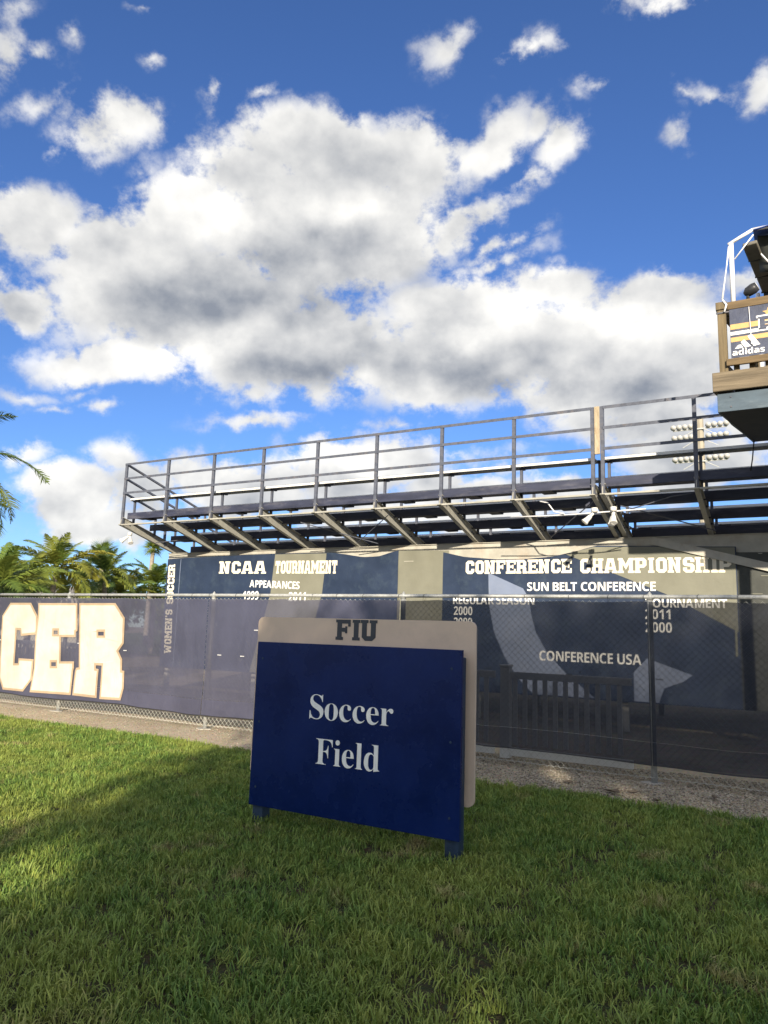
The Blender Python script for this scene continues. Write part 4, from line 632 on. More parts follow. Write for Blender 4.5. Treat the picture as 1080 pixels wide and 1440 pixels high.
GLYPHS = {'S':[[(0.043,-0.011),(0.043,0.158),(0.062,0.158),(0.072,0.124),(0.083,0.094),(0.096,0.07),(0.111,0.05),(0.129,0.034),(0.149,0.024),(0.172,0.017),(0.197,0.015),(0.215,0.016),(0.231,0.02),(0.245,0.027),(0.257,0.036),(0.266,0.047),(0.273,0.06),(0.277,0.074),(0.279,0.089),(0.275,0.11),(0.265,0.129),(0.248,0.146),(0.225,0.16),(0.163,0.191),(0.135,0.205),(0.112,0.221),(0.092,0.236),(0.077,0.253),(0.065,0.27),(0.056,0.289),(0.051,0.309),(0.05,0.332),(0.051,0.352),(0.054,0.37),(0.06,0.387),(0.067,0.403),(0.077,0.417),(0.088,0.429),(0.101,0.44),(0.115,0.449),(0.131,0.457),(0.148,0.462),(0.166,0.465),(0.185,0.466),(0.195,0.466),(0.206,0.465),(0.217,0.463),(0.229,0.461),(0.242,0.459),(0.255,0.456),(0.268,0.452),(0.282,0.448),(0.291,0.446),(0.3,0.445),(0.307,0.446),(0.313,0.45),(0.318,0.457),(0.32,0.466),(0.339,0.466),(0.339,0.319),(0.322,0.319),(0.317,0.337),(0.31,0.354),(0.303,0.37),(0.293,0.385),(0.283,0.398),(0.272,0.41),(0.261,0.42),(0.248,0.429),(0.235,0.436),(0.222,0.441),(0.208,0.444),(0.194,0.445),(0.178,0.443),(0.163,0.44),(0.151,0.434),(0.14,0.426),(0.131,0.417),(0.125,0.406),(0.121,0.394),(0.12,0.38),(0.121,0.368),(0.124,0.356),(0.129,0.346),(0.137,0.336),(0.147,0.328),(0.159,0.319),(0.173,0.311),(0.189,0.303),(0.253,0.273),(0.273,0.263),(0.29,0.253),(0.305,0.243),(0.317,0.233),(0.328,0.222),(0.337,0.211),(0.344,0.2),(0.35,0.188),(0.354,0.176),(0.357,0.162),(0.359,0.148),(0.359,0.133),(0.358,0.112),(0.354,0.093),(0.348,0.075),(0.339,0.058),(0.328,0.043),(0.314,0.029),(0.298,0.018),(0.281,0.008),(0.261,-0.0),(0.24,-0.006),(0.217,-0.009),(0.192,-0.01),(0.184,-0.01),(0.175,-0.009),(0.167,-0.009),(0.158,-0.008),(0.15,-0.006),(0.142,-0.004),(0.134,-0.002),(0.126,0.001),(0.118,0.003),(0.11,0.006),(0.104,0.008),(0.098,0.009),(0.085,0.012),(0.08,0.012),(0.075,0.011),(0.072,0.009),(0.069,0.007),(0.067,0.004),(0.065,0.0),(0.063,-0.005),(0.061,-0.011)]],'o':[[(0.169,-0.01),(0.147,-0.009),(0.127,-0.005),(0.108,0.002),(0.09,0.011),(0.074,0.023),(0.06,0.037),(0.048,0.053),(0.038,0.07),(0.029,0.089),(0.024,0.11),(0.02,0.131),(0.019,0.154),(0.02,0.177),(0.024,0.199),(0.029,0.219),(0.038,0.239),(0.048,0.256),(0.06,0.272),(0.074,0.286),(0.09,0.297),(0.108,0.306),(0.127,0.313),(0.147,0.317),(0.168,0.318),(0.189,0.317),(0.209,0.313),(0.228,0.307),(0.245,0.298),(0.261,0.286),(0.275,0.273),(0.287,0.257),(0.298,0.24),(0.306,0.221),(0.312,0.2),(0.316,0.178),(0.317,0.154),(0.316,0.13),(0.312,0.108),(0.306,0.088),(0.298,0.069),(0.287,0.051),(0.275,0.036),(0.261,0.022),(0.245,0.011),(0.228,0.002),(0.21,-0.005),(0.19,-0.009)],[(0.169,0.011),(0.182,0.013),(0.193,0.018),(0.202,0.027),(0.209,0.039),(0.212,0.047),(0.214,0.056),(0.216,0.068),(0.217,0.081),(0.218,0.097),(0.219,0.114),(0.219,0.133),(0.22,0.154),(0.219,0.194),(0.217,0.227),(0.213,0.253),(0.208,0.271),(0.201,0.283),(0.192,0.292),(0.181,0.297),(0.169,0.299),(0.155,0.297),(0.144,0.292),(0.135,0.283),(0.128,0.271),(0.123,0.253),(0.12,0.227),(0.118,0.194),(0.117,0.154),(0.117,0.134),(0.118,0.114),(0.118,0.097),(0.12,0.082),(0.121,0.068),(0.123,0.056),(0.125,0.047),(0.128,0.039),(0.135,0.027),(0.144,0.018),(0.155,0.013)]],'c':[[(0.156,-0.01),(0.137,-0.009),(0.119,-0.005),(0.103,0.002),(0.087,0.011),(0.072,0.022),(0.059,0.035),(0.047,0.051),(0.038,0.068),(0.03,0.087),(0.024,0.106),(0.021,0.128),(0.019,0.15),(0.021,0.174),(0.025,0.196),(0.031,0.217),(0.04,0.237),(0.051,0.255),(0.064,0.271),(0.079,0.285),(0.096,0.297),(0.114,0.307),(0.133,0.313),(0.153,0.318),(0.175,0.319),(0.197,0.318),(0.218,0.314),(0.235,0.307),(0.25,0.298),(0.262,0.287),(0.271,0.275),(0.276,0.261),(0.277,0.245),(0.277,0.236),(0.275,0.228),(0.271,0.221),(0.266,0.215),(0.26,0.21),(0.253,0.207),(0.245,0.205),(0.236,0.204),(0.219,0.207),(0.206,0.216),(0.199,0.23),(0.196,0.251),(0.197,0.261),(0.197,0.271),(0.196,0.282),(0.19,0.29),(0.182,0.295),(0.169,0.297),(0.144,0.29),(0.126,0.269),(0.116,0.235),(0.112,0.187),(0.114,0.153),(0.118,0.123),(0.126,0.097),(0.137,0.076),(0.151,0.06),(0.166,0.048),(0.184,0.041),(0.204,0.038),(0.222,0.04),(0.239,0.047),(0.255,0.057),(0.271,0.072),(0.285,0.06),(0.258,0.03),(0.227,0.008),(0.193,-0.006)]],'e':[[(0.154,-0.01),(0.135,-0.009),(0.117,-0.005),(0.1,0.001),(0.085,0.01),(0.07,0.022),(0.058,0.035),(0.046,0.051),(0.037,0.069),(0.029,0.088),(0.024,0.109),(0.021,0.132),(0.019,0.157),(0.021,0.18),(0.024,0.201),(0.03,0.222),(0.038,0.24),(0.047,0.258),(0.059,0.273),(0.072,0.286),(0.087,0.298),(0.103,0.307),(0.12,0.313),(0.138,0.317),(0.157,0.318),(0.185,0.316),(0.209,0.309),(0.23,0.297),(0.249,0.28),(0.264,0.259),(0.274,0.234),(0.281,0.206),(0.283,0.173),(0.283,0.166),(0.117,0.166),(0.123,0.112),(0.138,0.073),(0.164,0.05),(0.199,0.042),(0.219,0.045),(0.237,0.053),(0.254,0.067),(0.27,0.086),(0.285,0.073),(0.258,0.036),(0.228,0.011),(0.193,-0.005)],[(0.116,0.192),(0.201,0.192),(0.201,0.215),(0.201,0.235),(0.199,0.252),(0.197,0.266),(0.193,0.277),(0.188,0.286),(0.181,0.292),(0.172,0.296),(0.161,0.297),(0.141,0.291),(0.127,0.274),(0.119,0.244),(0.116,0.203)]],'r':[[(0.018,0.0),(0.018,0.016),(0.027,0.017),(0.035,0.019),(0.041,0.022),(0.045,0.026),(0.048,0.03),(0.051,0.037),(0.052,0.046),(0.052,0.056),(0.052,0.252),(0.052,0.263),(0.051,0.273),(0.049,0.28),(0.046,0.285),(0.042,0.289),(0.037,0.291),(0.029,0.293),(0.02,0.293),(0.021,0.31),(0.146,0.31),(0.146,0.252),(0.155,0.267),(0.165,0.28),(0.176,0.292),(0.187,0.301),(0.199,0.309),(0.21,0.314),(0.222,0.317),(0.233,0.318),(0.246,0.317),(0.258,0.315),(0.267,0.31),(0.275,0.304),(0.282,0.296),(0.286,0.287),(0.289,0.277),(0.289,0.266),(0.289,0.257),(0.287,0.248),(0.283,0.241),(0.278,0.234),(0.272,0.229),(0.265,0.225),(0.257,0.223),(0.248,0.222),(0.24,0.223),(0.233,0.224),(0.227,0.227),(0.222,0.231),(0.218,0.235),(0.214,0.24),(0.21,0.245),(0.207,0.25),(0.203,0.254),(0.199,0.257),(0.194,0.259),(0.189,0.26),(0.182,0.259),(0.175,0.255),(0.168,0.25),(0.162,0.241),(0.156,0.231),(0.152,0.22),(0.15,0.207),(0.149,0.192),(0.149,0.056),(0.15,0.045),(0.152,0.037),(0.155,0.03),(0.159,0.025),(0.165,0.022),(0.173,0.019),(0.184,0.017),(0.197,0.016),(0.197,0.0)]],'F':[[(0.015,0.0),(0.015,0.017),(0.031,0.019),(0.045,0.023),(0.055,0.028),(0.062,0.034),(0.068,0.042),(0.072,0.053),(0.074,0.067),(0.075,0.084),(0.075,0.375),(0.074,0.391),(0.071,0.405),(0.067,0.416),(0.061,0.423),(0.054,0.429),(0.043,0.433),(0.03,0.436),(0.014,0.439),(0.014,0.455),(0.394,0.455),(0.394,0.32),(0.377,0.32),(0.374,0.339),(0.369,0.357),(0.362,0.372),(0.355,0.385),(0.347,0.397),(0.336,0.406),(0.324,0.414),(0.31,0.42),(0.294,0.425),(0.275,0.428),(0.254,0.43),(0.23,0.431),(0.221,0.431),(0.212,0.431),(0.206,0.43),(0.2,0.429),(0.195,0.428),(0.191,0.427),(0.188,0.424),(0.186,0.421),(0.184,0.417),(0.183,0.412),(0.182,0.406),(0.182,0.398),(0.182,0.247),(0.19,0.247),(0.211,0.249),(0.229,0.253),(0.244,0.26),(0.256,0.27),(0.266,0.284),(0.274,0.301),(0.28,0.322),(0.284,0.347),(0.302,0.347),(0.302,0.118),(0.285,0.118),(0.28,0.146),(0.274,0.168),(0.266,0.187),(0.257,0.2),(0.244,0.211),(0.229,0.218),(0.21,0.222),(0.189,0.224),(0.182,0.224),(0.182,0.081),(0.182,0.069),(0.183,0.059),(0.185,0.05),(0.188,0.043),(0.191,0.036),(0.196,0.031),(0.202,0.027),(0.21,0.024),(0.219,0.021),(0.229,0.019),(0.242,0.018),(0.257,0.017),(0.257,0.0)]],'i':[[(0.101,0.362),(0.09,0.363),(0.081,0.366),(0.072,0.37),(0.065,0.376),(0.058,0.384),(0.054,0.393),(0.051,0.402),(0.05,0.412),(0.051,0.423),(0.054,0.432),(0.058,0.441),(0.065,0.449),(0.072,0.455),(0.081,0.46),(0.09,0.462),(0.101,0.463),(0.111,0.462),(0.12,0.46),(0.129,0.455),(0.137,0.449),(0.143,0.441),(0.147,0.432),(0.15,0.423),(0.151,0.412),(0.15,0.402),(0.147,0.393),(0.143,0.384),(0.136,0.376),(0.129,0.37),(0.12,0.366),(0.111,0.363)],[(0.018,0.0),(0.018,0.016),(0.027,0.017),(0.035,0.019),(0.041,0.022),(0.045,0.026),(0.048,0.03),(0.051,0.037),(0.052,0.046),(0.052,0.056),(0.052,0.252),(0.052,0.263),(0.051,0.272),(0.049,0.28),(0.047,0.285),(0.043,0.288),(0.037,0.291),(0.03,0.293),(0.02,0.293),(0.021,0.31),(0.148,0.31),(0.148,0.056),(0.149,0.046),(0.15,0.038),(0.152,0.031),(0.154,0.026),(0.158,0.022),(0.164,0.019),(0.171,0.017),(0.18,0.016),(0.18,0.0)]],'l':[[(0.018,0.0),(0.018,0.016),(0.027,0.017),(0.035,0.019),(0.041,0.022),(0.045,0.026),(0.048,0.03),(0.051,0.037),(0.052,0.046),(0.052,0.056),(0.052,0.398),(0.052,0.408),(0.051,0.417),(0.049,0.424),(0.047,0.429),(0.043,0.433),(0.038,0.436),(0.03,0.438),(0.02,0.439),(0.02,0.455),(0.148,0.455),(0.148,0.056),(0.149,0.046),(0.15,0.038),(0.152,0.031),(0.154,0.026),(0.158,0.022),(0.164,0.019),(0.171,0.017),(0.18,0.016),(0.18,0.0)]],'d':[[(0.14,-0.01),(0.123,-0.009),(0.107,-0.005),(0.092,0.001),(0.078,0.01),(0.065,0.022),(0.053,0.035),(0.043,0.05),(0.035,0.066),(0.028,0.085),(0.023,0.104),(0.02,0.125),(0.019,0.147),(0.021,0.172),(0.024,0.196),(0.029,0.217),(0.036,0.237),(0.045,0.256),(0.055,0.272),(0.068,0.286),(0.081,0.297),(0.096,0.306),(0.112,0.313),(0.128,0.317),(0.146,0.318),(0.168,0.316),(0.189,0.309),(0.207,0.297),(0.223,0.28),(0.223,0.401),(0.222,0.411),(0.22,0.419),(0.217,0.425),(0.212,0.43),(0.206,0.434),(0.198,0.437),(0.188,0.438),(0.176,0.439),(0.176,0.455),(0.319,0.455),(0.319,0.075),(0.319,0.064),(0.32,0.054),(0.322,0.046),(0.325,0.041),(0.329,0.036),(0.335,0.032),(0.343,0.03),(0.353,0.028),(0.353,0.011),(0.325,0.009),(0.294,0.006),(0.26,-0.001),(0.223,-0.01),(0.223,0.039),(0.207,0.018),(0.188,0.002),(0.166,-0.007)],[(0.171,0.028),(0.179,0.029),(0.187,0.031),(0.194,0.036),(0.202,0.041),(0.209,0.048),(0.215,0.056),(0.219,0.066),(0.223,0.076),(0.223,0.242),(0.221,0.25),(0.217,0.257),(0.213,0.264),(0.206,0.27),(0.199,0.274),(0.191,0.278),(0.183,0.28),(0.174,0.281),(0.159,0.279),(0.147,0.273),(0.138,0.263),(0.13,0.25),(0.125,0.232),(0.121,0.21),(0.118,0.184),(0.118,0.153),(0.118,0.124),(0.12,0.098),(0.124,0.076),(0.13,0.058),(0.137,0.045),(0.146,0.036),(0.158,0.03)]]}
def serif_text(s, x0, x1, z0, z1, y, mat, parent, gap=.022):
    """serif letters fitted so capitals span z0..z1 and the word spans x0..x1"""
    cap = max(p[1] for l in GLYPHS[s[0]] for p in l)
    base = 0; cur = 0; its = []
    for ch in s:
        ls = GLYPHS[ch]; a = min(p[0] for l in ls for p in l); w = max(p[0] for l in ls for p in l)-a
        its.append((cur-a, ls)); cur += w+gap
    kx = (x1-x0)/(cur-gap); kz = (z1-z0)/cap
    for c, ls in its:
        loops = [[(x0+(c+p[0])*kx, z0+p[1]*kz) for p in l] for l in ls]
        # separate islands (the dot of an i) from holes
        def area(l): return sum(l[i][0]*l[(i+1) % len(l)][1]-l[(i+1) % len(l)][0]*l[i][1] for i in range(len(l)))/2
        outer = max(loops, key=lambda l: abs(area(l)))
        sgn = 1 if area(outer) > 0 else -1
        loops = [inset(l, .0019*sgn) for l in loops]; outer = max(loops, key=lambda l: abs(area(l)))
        b = MB(); f = lambda a, z, yy: local(parent, a, yy, z)
        bx0, bx1 = min(p[0] for p in outer), max(p[0] for p in outer); bz1 = max(p[1] for p in outer)
        holes = [l for l in loops if l is not outer and max(p[1] for p in l) < bz1]
        isl = [l for l in loops if l is not outer and l not in holes]
        flat_poly(b, [outer]+holes, y, .003, xf=f)
        for l in isl: flat_poly(b, [l], y, .003, xf=f)
        b.build('letter', mat, parent)

def ccw(l):
    a = sum(l[i][0]*l[(i+1) % len(l)][1]-l[(i+1) % len(l)][0]*l[i][1] for i in range(len(l)))
    return l if a > 0 else l[::-1]

# ------------------------------------------------------------------ chain link fence
FX = [-16.3, -13.35, -10.35, -7.27, -4.24, -1.39, 1.55]
fence = thing('chain_link_fence', 'galvanised chain link fence with round top rail running behind the blue sign', 'fence', (FX[0], FENCE_Y, 0))
for x in FX:
    b = MB().tube([(x-FX[0], 0, 0), (x-FX[0], 0, 1.79)], .030, 12)
    p = b.build('post', MAT['galv'], fence, smooth=True)
    b = MB().tube([(x-FX[0], 0, 1.785), (x-FX[0], 0, 1.835), (x-FX[0], 0, 1.855), (x-FX[0], 0, 1.872)], [.034, .031, .014, .004], 10)
    c = b.build('post_cap', MAT['galv'], p, smooth=True)
    b = MB(); rnd = random.Random(int(x*100))
    ring = [(x-FX[0]+math.cos(a*.5236)*.11*rnd.uniform(.6, 1.25), -.02+math.sin(a*.5236)*.09*rnd.uniform(.75, 1.25)) for a in range(12)]
    b.prism(ring, -.03, .003, 'z')
    b.build('concrete_footing', MAT['concrete'], fence)
fl = FX[-1]-FX[0]
MB().tube([(-.1, -.01, 1.818), (fl+.1, -.01, 1.818)], .0215, 12).build('top_rail', MAT['galv'], fence, smooth=True)
MB().tube([(i*.5, -.038, .05+.006*math.sin(i*1.7)) for i in range(int(fl/.5)+1)], .0022, 5).build('tension_wire', MAT['wire'], fence)
def chain_mesh():
    h = .0355; x0, x1 = 0, fl; z0, z1 = .035, 1.80; y = -.040
    nz = int((z1-z0)/h); nx = int((x1-x0)/h); r = .0020
    V = []; Fc = []
    for i in range(nx):
        ph = i % 2; k0 = len(V)
        for j in range(nz+1):
            on = (j+ph) % 2; x = x0+(i+on)*h; z = z0+j*h; yy = y+(.0022 if on else -.0022)
            for a in range(3):
                an = 2.094*a; V.append((x+r*math.cos(an), yy+r*math.sin(an), z))
        for j in range(nz):
            for a in range(3):
                a2 = (a+1) % 3; q = k0+j*3
                Fc.append((q+a, q+a2, q+3+a2, q+3+a))
    me = bpy.data.meshes.new('chain_mesh'); me.from_pydata(V, [], Fc); me.materials.append(MAT['wire']); me.update()
    o = link('chain_mesh', me, fence); o['kind'] = 'stuff'
chain_mesh()
for i in range(int(fl/.42)):
    if i % 7 == 3: continue
    b = MB(); xx = .2+i*.42+.05*math.sin(i*2.3)
    b.tube([(xx, -.045, 1.76), (xx+.004, -.045, 1.83), (xx+.01, .02, 1.846), (xx+.01, .022, 1.80), (xx+.004, -.03, 1.755)], .0022, 4)
    b.build('wire_tie', MAT['tie'], fence)

# ------------------------------------------------------------------ windscreens hung on the fence
SY = 7.865
def ripple(x, z):
    return .010*math.sin(x*3.1+z*1.1)*(1-abs(z-1)*.6)+.012*mnoise.noise(Vector((x*1.4, z*2.0, 4)))+.006*mnoise.noise(Vector((x*5, z*1.3, 9)))
def zbot(x): return .195+.014*math.sin(x*1.9)+.012*mnoise.noise(Vector((x*2.2, 1, 0)))-(.012 if x > -3.2 else 0)
def screen_mesh(parent, name, x0, x1, za, zb, mat, dy=0):
    nx = max(2, int((x1-x0)/.07)); nz = max(2, int(1.6/.1) if callable(za) is False or True else 3)
    b = MB(); vs = []
    for j in range(nz+1):
        for i in range(nx+1):
            x = x0+(x1-x0)*i/nx; a = za(x) if callable(za) else za; c = zb(x) if callable(zb) else zb
            z = a+(c-a)*j/nz
            vs.append(local(parent, x, SY+dy+ripple(x, z), z))
    b.add(vs, [(j*(nx+1)+i, j*(nx+1)+i+1, (j+1)*(nx+1)+i+1, (j+1)*(nx+1)+i) for j in range(nz) for i in range(nx)])
    return b.build(name, mat, parent, smooth=True)
ztop = lambda x: 1.768-.012*abs(math.sin(x*4.2))
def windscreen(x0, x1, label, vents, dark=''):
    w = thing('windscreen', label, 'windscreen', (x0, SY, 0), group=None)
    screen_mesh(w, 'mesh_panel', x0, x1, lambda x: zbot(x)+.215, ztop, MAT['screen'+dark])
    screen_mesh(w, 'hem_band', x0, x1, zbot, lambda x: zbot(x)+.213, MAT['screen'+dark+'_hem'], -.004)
    b = MB(); n = int((x1-x0)/.12)
    b.tube([local(w, x0+(x1-x0)*i/n, SY-.008+ripple(x0+(x1-x0)*i/n, .2), zbot(x0+(x1-x0)*i/n)) for i in range(n+1)], .006, 5)
    b.build('bottom_edging', MAT['tie'], w)
    for vx, vz in vents:      # small stitched wind vents
        b = MB(); y = SY-.010+ripple(vx, vz)-.006
        for k in range(-2, 3): b.box(vx+k*.014-.005, vx+k*.014+.005, y-.0015, y, vz-.006, vz+.006)
        for i, v in enumerate(b.v): b.v[i] = local(w, *v)
        b.build('vent', MAT['white_patch'] if vx < -4 else MAT['tie'], w)
    return w
wl = windscreen(FX[0]+.05, -7.285, 'navy mesh windscreen carrying the big cream and tan block letters', [(-9.55, 1.03), (-8.85, .99), (-11.9, 1.05), (-9.9, 1.06)])
wm = windscreen(-7.275, -4.245, 'plain navy mesh windscreen section behind the left half of the sign', [(-7.0, 1.0), (-6.6, 1.0), (-6.4, 1.35)])
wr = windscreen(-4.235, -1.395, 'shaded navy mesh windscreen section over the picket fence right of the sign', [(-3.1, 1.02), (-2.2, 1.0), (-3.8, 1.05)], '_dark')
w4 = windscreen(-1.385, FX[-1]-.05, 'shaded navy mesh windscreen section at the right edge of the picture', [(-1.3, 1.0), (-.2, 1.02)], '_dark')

def zoomp(l, ox=0):     # letter outlines measured on the fence plane
    return [(_mapx(x, y)+ox, _mapz(x, y)) for x, y in l]
def _mapx(x, y):
    return LX[0]+(LX[1]*x+LX[2]*y)/(1+LX[3]*x+LX[4]*y)
def _mapz(x, y):
    return LZ[0]+(LZ[1]*x+LZ[2]*y)/(1+LX[3]*x+LX[4]*y)
LX = (-12.0381, 0.0036707973, 0.00042857951, 0.00014151587, 4.545279e-05)
LZ = (1.76384, 1.5037403e-05, -0.002248358)

L_C = [(88,42),(245,42),(292,140),(291,250),(284,282),(165,293),(160,250),(130,248),(116,500),(145,500),(150,462),(262,470),(258,520),(248,625),(180,715),(25,700),(-2,610),(8,300),(22,140)]
L_E = [(300,44),(590,44),(590,255),(578,262),(576,302),(466,302),(462,486),(562,486),(562,535),(556,560),(540,742),(232,720),(262,540),(278,300),(294,140)]
L_E1 = [(413,252),(442,252),(442,280),(413,280)]
L_E2 = [(393,493),(426,493),(426,522),(393,522)]
L_R = [(604,44),(885,44),(952,155),(945,350),(905,408),(932,470),(930,555),(948,558),(945,690),(918,782),(757,772),(765,690),(776,518),(730,516),(730,540),(752,545),(745,640),(736,765),(552,743),(570,560),(578,535),(598,532),(602,262)]
L_R1 = [(750,262),(795,262),(795,290),(750,290)]
def big_letter(parent, outer, holes, ox=0):
    o = ccw(zoomp(outer, ox)); hs = [ccw(zoomp(h, ox)) for h in holes]
    f = lambda yy: (lambda a, z, y: local(parent, a, y+ripple(a, z), z))
    # tan border drawn as a printed frame, cream field inside it
    inner = inset(o, .036); ih = [inset(h, -.036) for h in hs]
    b = MB(); flat_poly(b, [o]+hs, SY-.016, 0, xf=f(0)); t_ = b.build('letter_border', MAT['tan_print'], parent)
    b = MB(); flat_poly(b, [inner]+ih, SY-.019, 0, xf=f(0)); b.build('letter_fill', MAT['cream_print'], parent)
big_letter(wl, L_C, []); big_letter(wl, L_E, [L_E1, L_E2]); big_letter(wl, L_R, [L_R1])
big_letter(wl, L_C, [], -1.80)
_O = [(88,42),(245,42),(292,140),(280,560),(250,625),(180,715),(25,700),(-2,610),(8,300),(22,140)]
big_letter(wl, _O, [[(130,248),(160,250),(150,500),(116,500)]], -3.62)

# ------------------------------------------------------------------ the blue sign
sg = thing('field_sign', 'large navy sign reading Soccer Field on two short posts, cream board behind', 'sign', (-2.72, 4.45, 0))
def sbox(name, mat, x0, x1, y0, y1, z0, z1, bevel=0, parent=None):
    b = MB().box(x0, x1, y0, y1, z0, z1)
    for i, v in enumerate(b.v): b.v[i] = local(sg, *v)
    return b.build(name, mat, parent or sg, bevel=bevel)
sbox('blue_panel', MAT['sign_blue'], -3.545, -1.908, 4.380, 4.412, .122, 1.268, .002)
sbox('post', MAT['sign_post'], -3.535, -3.445, 4.415, 4.505, -.05, 1.22, .004)
sbox('post', MAT['sign_post'], -2.020, -1.930, 4.415, 4.505, -.05, 1.22, .004)
def rounded(x0, x1, z0, z1, r, n=5):
    out = []
    for cx_, cz_, a0 in ((x1-r, z0+r, -90), (x1-r, z1-r, 0), (x0+r, z1-r, 90), (x0+r, z0+r, 180)):
        for k in range(n+1):
            a = R(a0+90*k/n); out.append((cx_+r*math.cos(a), cz_+r*math.sin(a)))
    return out
b = MB().prism([(x+2.72, z) for x, z in rounded(-3.655, -1.868, .300, 1.452, .045)], .060, .080, 'y')
b.build('cream_panel', MAT['sign_cream'], sg)
for loops in block_text('FIU', -2.935, -2.605, 1.302, 1.446, gap=.10):
    b = MB(); flat_poly(b, loops, 4.507, .0025, xf=lambda a, z, yy: local(sg, a, yy, z)); b.build('letter', MAT['sign_ink'], sg)
serif_text('Soccer', -3.052, -2.385, .758, .926, 4.3765, MAT['sign_white'], sg)
serif_text('Field', -2.985, -2.477, .462, .632, 4.3765, MAT['sign_white'], sg)
for sx in (-3.49, -1.975):
    for sz in (.25, .70, 1.15):
        b = MB().tube([local(sg, sx, 4.377, sz), local(sg, sx, 4.381, sz)], .008, 8); b.build('screw', MAT['sign_post'], sg)

# ------------------------------------------------------------------ picket fences behind the windscreen
def picket_fence(label, x0, x1, y, top, posts, pitch=.118, pw=.05):
    t = thing('picket_fence', label, 'fence', (x0, y, 0))
    for x in posts:
        b = MB().box(x-x0-.055, x-x0+.055, -.055, .055, 0, top+.02); p = b.build('post', MAT['white_vinyl'], t, bevel=.004)
        MB().box(x-x0-.065, x-x0+.065, -.065, .065, top+.022, top+.05).build('post_cap', MAT['white_vinyl'], p, bevel=.008)
    MB().box(.06, x1-x0-.06, -.022, .022, top-.11, top-.03).build('rail', MAT['white_vinyl'], t, bevel=.003)
    MB().box(.06, x1-x0-.06, -.022, .022, .030, .120).build('rail', MAT['white_vinyl'], t, bevel=.003)
    n = int((x1-x0-.16)/pitch); me = None
    for i in range(n):
        x = .13+i*pitch
        if any(abs(x+x0-q) < .08 for q in posts): continue
        if me is None:
            o = MB().box(-pw/2, pw/2, -.012, .012, .158, top-.113).build('picket', MAT['white_vinyl'], t); me = o.data; o.location = (x, 0, 0)
        else: link('picket', me, t, (x, 0, 0))
    return t
picket_fence('white vinyl picket fence close behind the shaded windscreen', -3.12, -1.62, 8.42, 1.0, [-3.10])
picket_fence('white picket fence seen through the counter of the cream letters', -15.0, -11.4, 9.9, 1.02, [-14.95, -13.2, -11.45])
picket_fence('short white picket fence section running left behind the sign', -5.6, -3.18, 8.42, 1.0, [-5.55])

# ------------------------------------------------------------------ the grandstand (seen from behind)
BY, M_ = 10.58, .27          # back plane of the stand, slope of the rakers towards the field
RX = [-12.34+1.222*i for i in range(8)]+[-2.585, -2.445, -1.20, .03, 1.25, 2.47]
ROWS = 10
st = thing('grandstand', 'steel and aluminium grandstand seen from behind, sloping beams under its raised rows of benches', 'grandstand', (-12.34, BY, 0))
def L(x, y, z): return (x+12.34, y-BY, z)
XE = 2.6
def zr(y): return 3.57-M_*(y-BY)       # raker top edge
raker_me = None
for x in RX:
    b = MB(); y0, y1 = BY-.05, BY+6.2
    # web, cut to a slanting nose
    b.prism([(y0-BY+.02, zr(y0)-.012), (y1-BY, zr(y1)), (y1-BY, zr(y1)-.155), (y0-BY-.02, zr(y0)-.150)], -.006, .006, 'x')
    for dz in (.0, -.158):
        b.prism([(y0-BY+(.02 if dz == 0 else -.03), zr(y0)+dz+.006), (y1-BY, zr(y1)+dz+.006), (y1-BY, zr(y1)+dz-.006), (y0-BY+(.02 if dz == 0 else -.03), zr(y0)+dz-.006)], -.034, .034, 'x')
    if raker_me is None:
        o = b.build('sloping_beam', MAT['raker'], st); raker_me = o.data; o.location = L(x, BY, 0)
    else: link('sloping_beam', raker_me, st, L(x, BY, 0))
    # hold-down clips and stub posts on the beam
for x in RX:
    MB().box(-.026, .026, -.026, .026, 3.44, 4.735).build('rail_post', MAT['rail'], st, loc=L(x, BY-.012, 0), bevel=.004)
SEG = [(-12.36, -2.60), (-2.43, XE)]
for z in (4.712, 4.405, 4.095):
    for xa, xb in SEG:
        MB().box(xa+12.34, xb+12.34, -.046, -.040, z-.022, z+.022).bar(L(xa, BY-.028, z+.019), L(xb, BY-.028, z+.019), .03, .006).build('guard_rail', MAT['rail'], st)
# the pale board bolted between the two middle posts
MB().box(-2.552+12.34, -2.478+12.34, -.05, -.02, 4.02, 4.735).build('timber_board', MAT['wood_pale'], st, bevel=.004)
# nose angle joining the lower beam ends
for i in range(len(RX)-1):
    if abs(RX[i+1]-RX[i]) < .3: continue
    MB().box(RX[i]+12.34+.01, RX[i+1]+12.34-.01, -.055, -.045, 3.412, 3.438).box(RX[i]+12.34+.01, RX[i+1]+12.34-.01, -.045, -.005, 3.412, 3.416).build('nose_angle', MAT['raker'], st)
bolt_me = None
for x in RX:
    for q in (.10, .18, 1.25, 1.33):
        if bolt_me is None:
            o = MB().tube([(0, 0, 0), (.014, 0, 0)], .013, 6).build('bolt', MAT['rail'], st); bolt_me = o.data; o.location = L(x+.006, BY+q, zr(BY+q)-.075)
        else: link('bolt', bolt_me, st, L(x+.006, BY+q, zr(BY+q)-.075))
# sloping end rails
for z in (4.712, 4.405, 4.095):
    MB().bar(L(-12.345, BY+.02, z), L(-12.345, BY+5.8, z-M_*5.78), .04, .04).build('end_rail', MAT['rail'], st)
for yy in (1.20, 2.42, 3.64, 4.86):
    MB().box(-.022, .022, -.022, .022, 3.45-M_*yy, 4.73-M_*yy).build('end_post', MAT['rail'], st, loc=L(-12.345, BY+yy, 0))
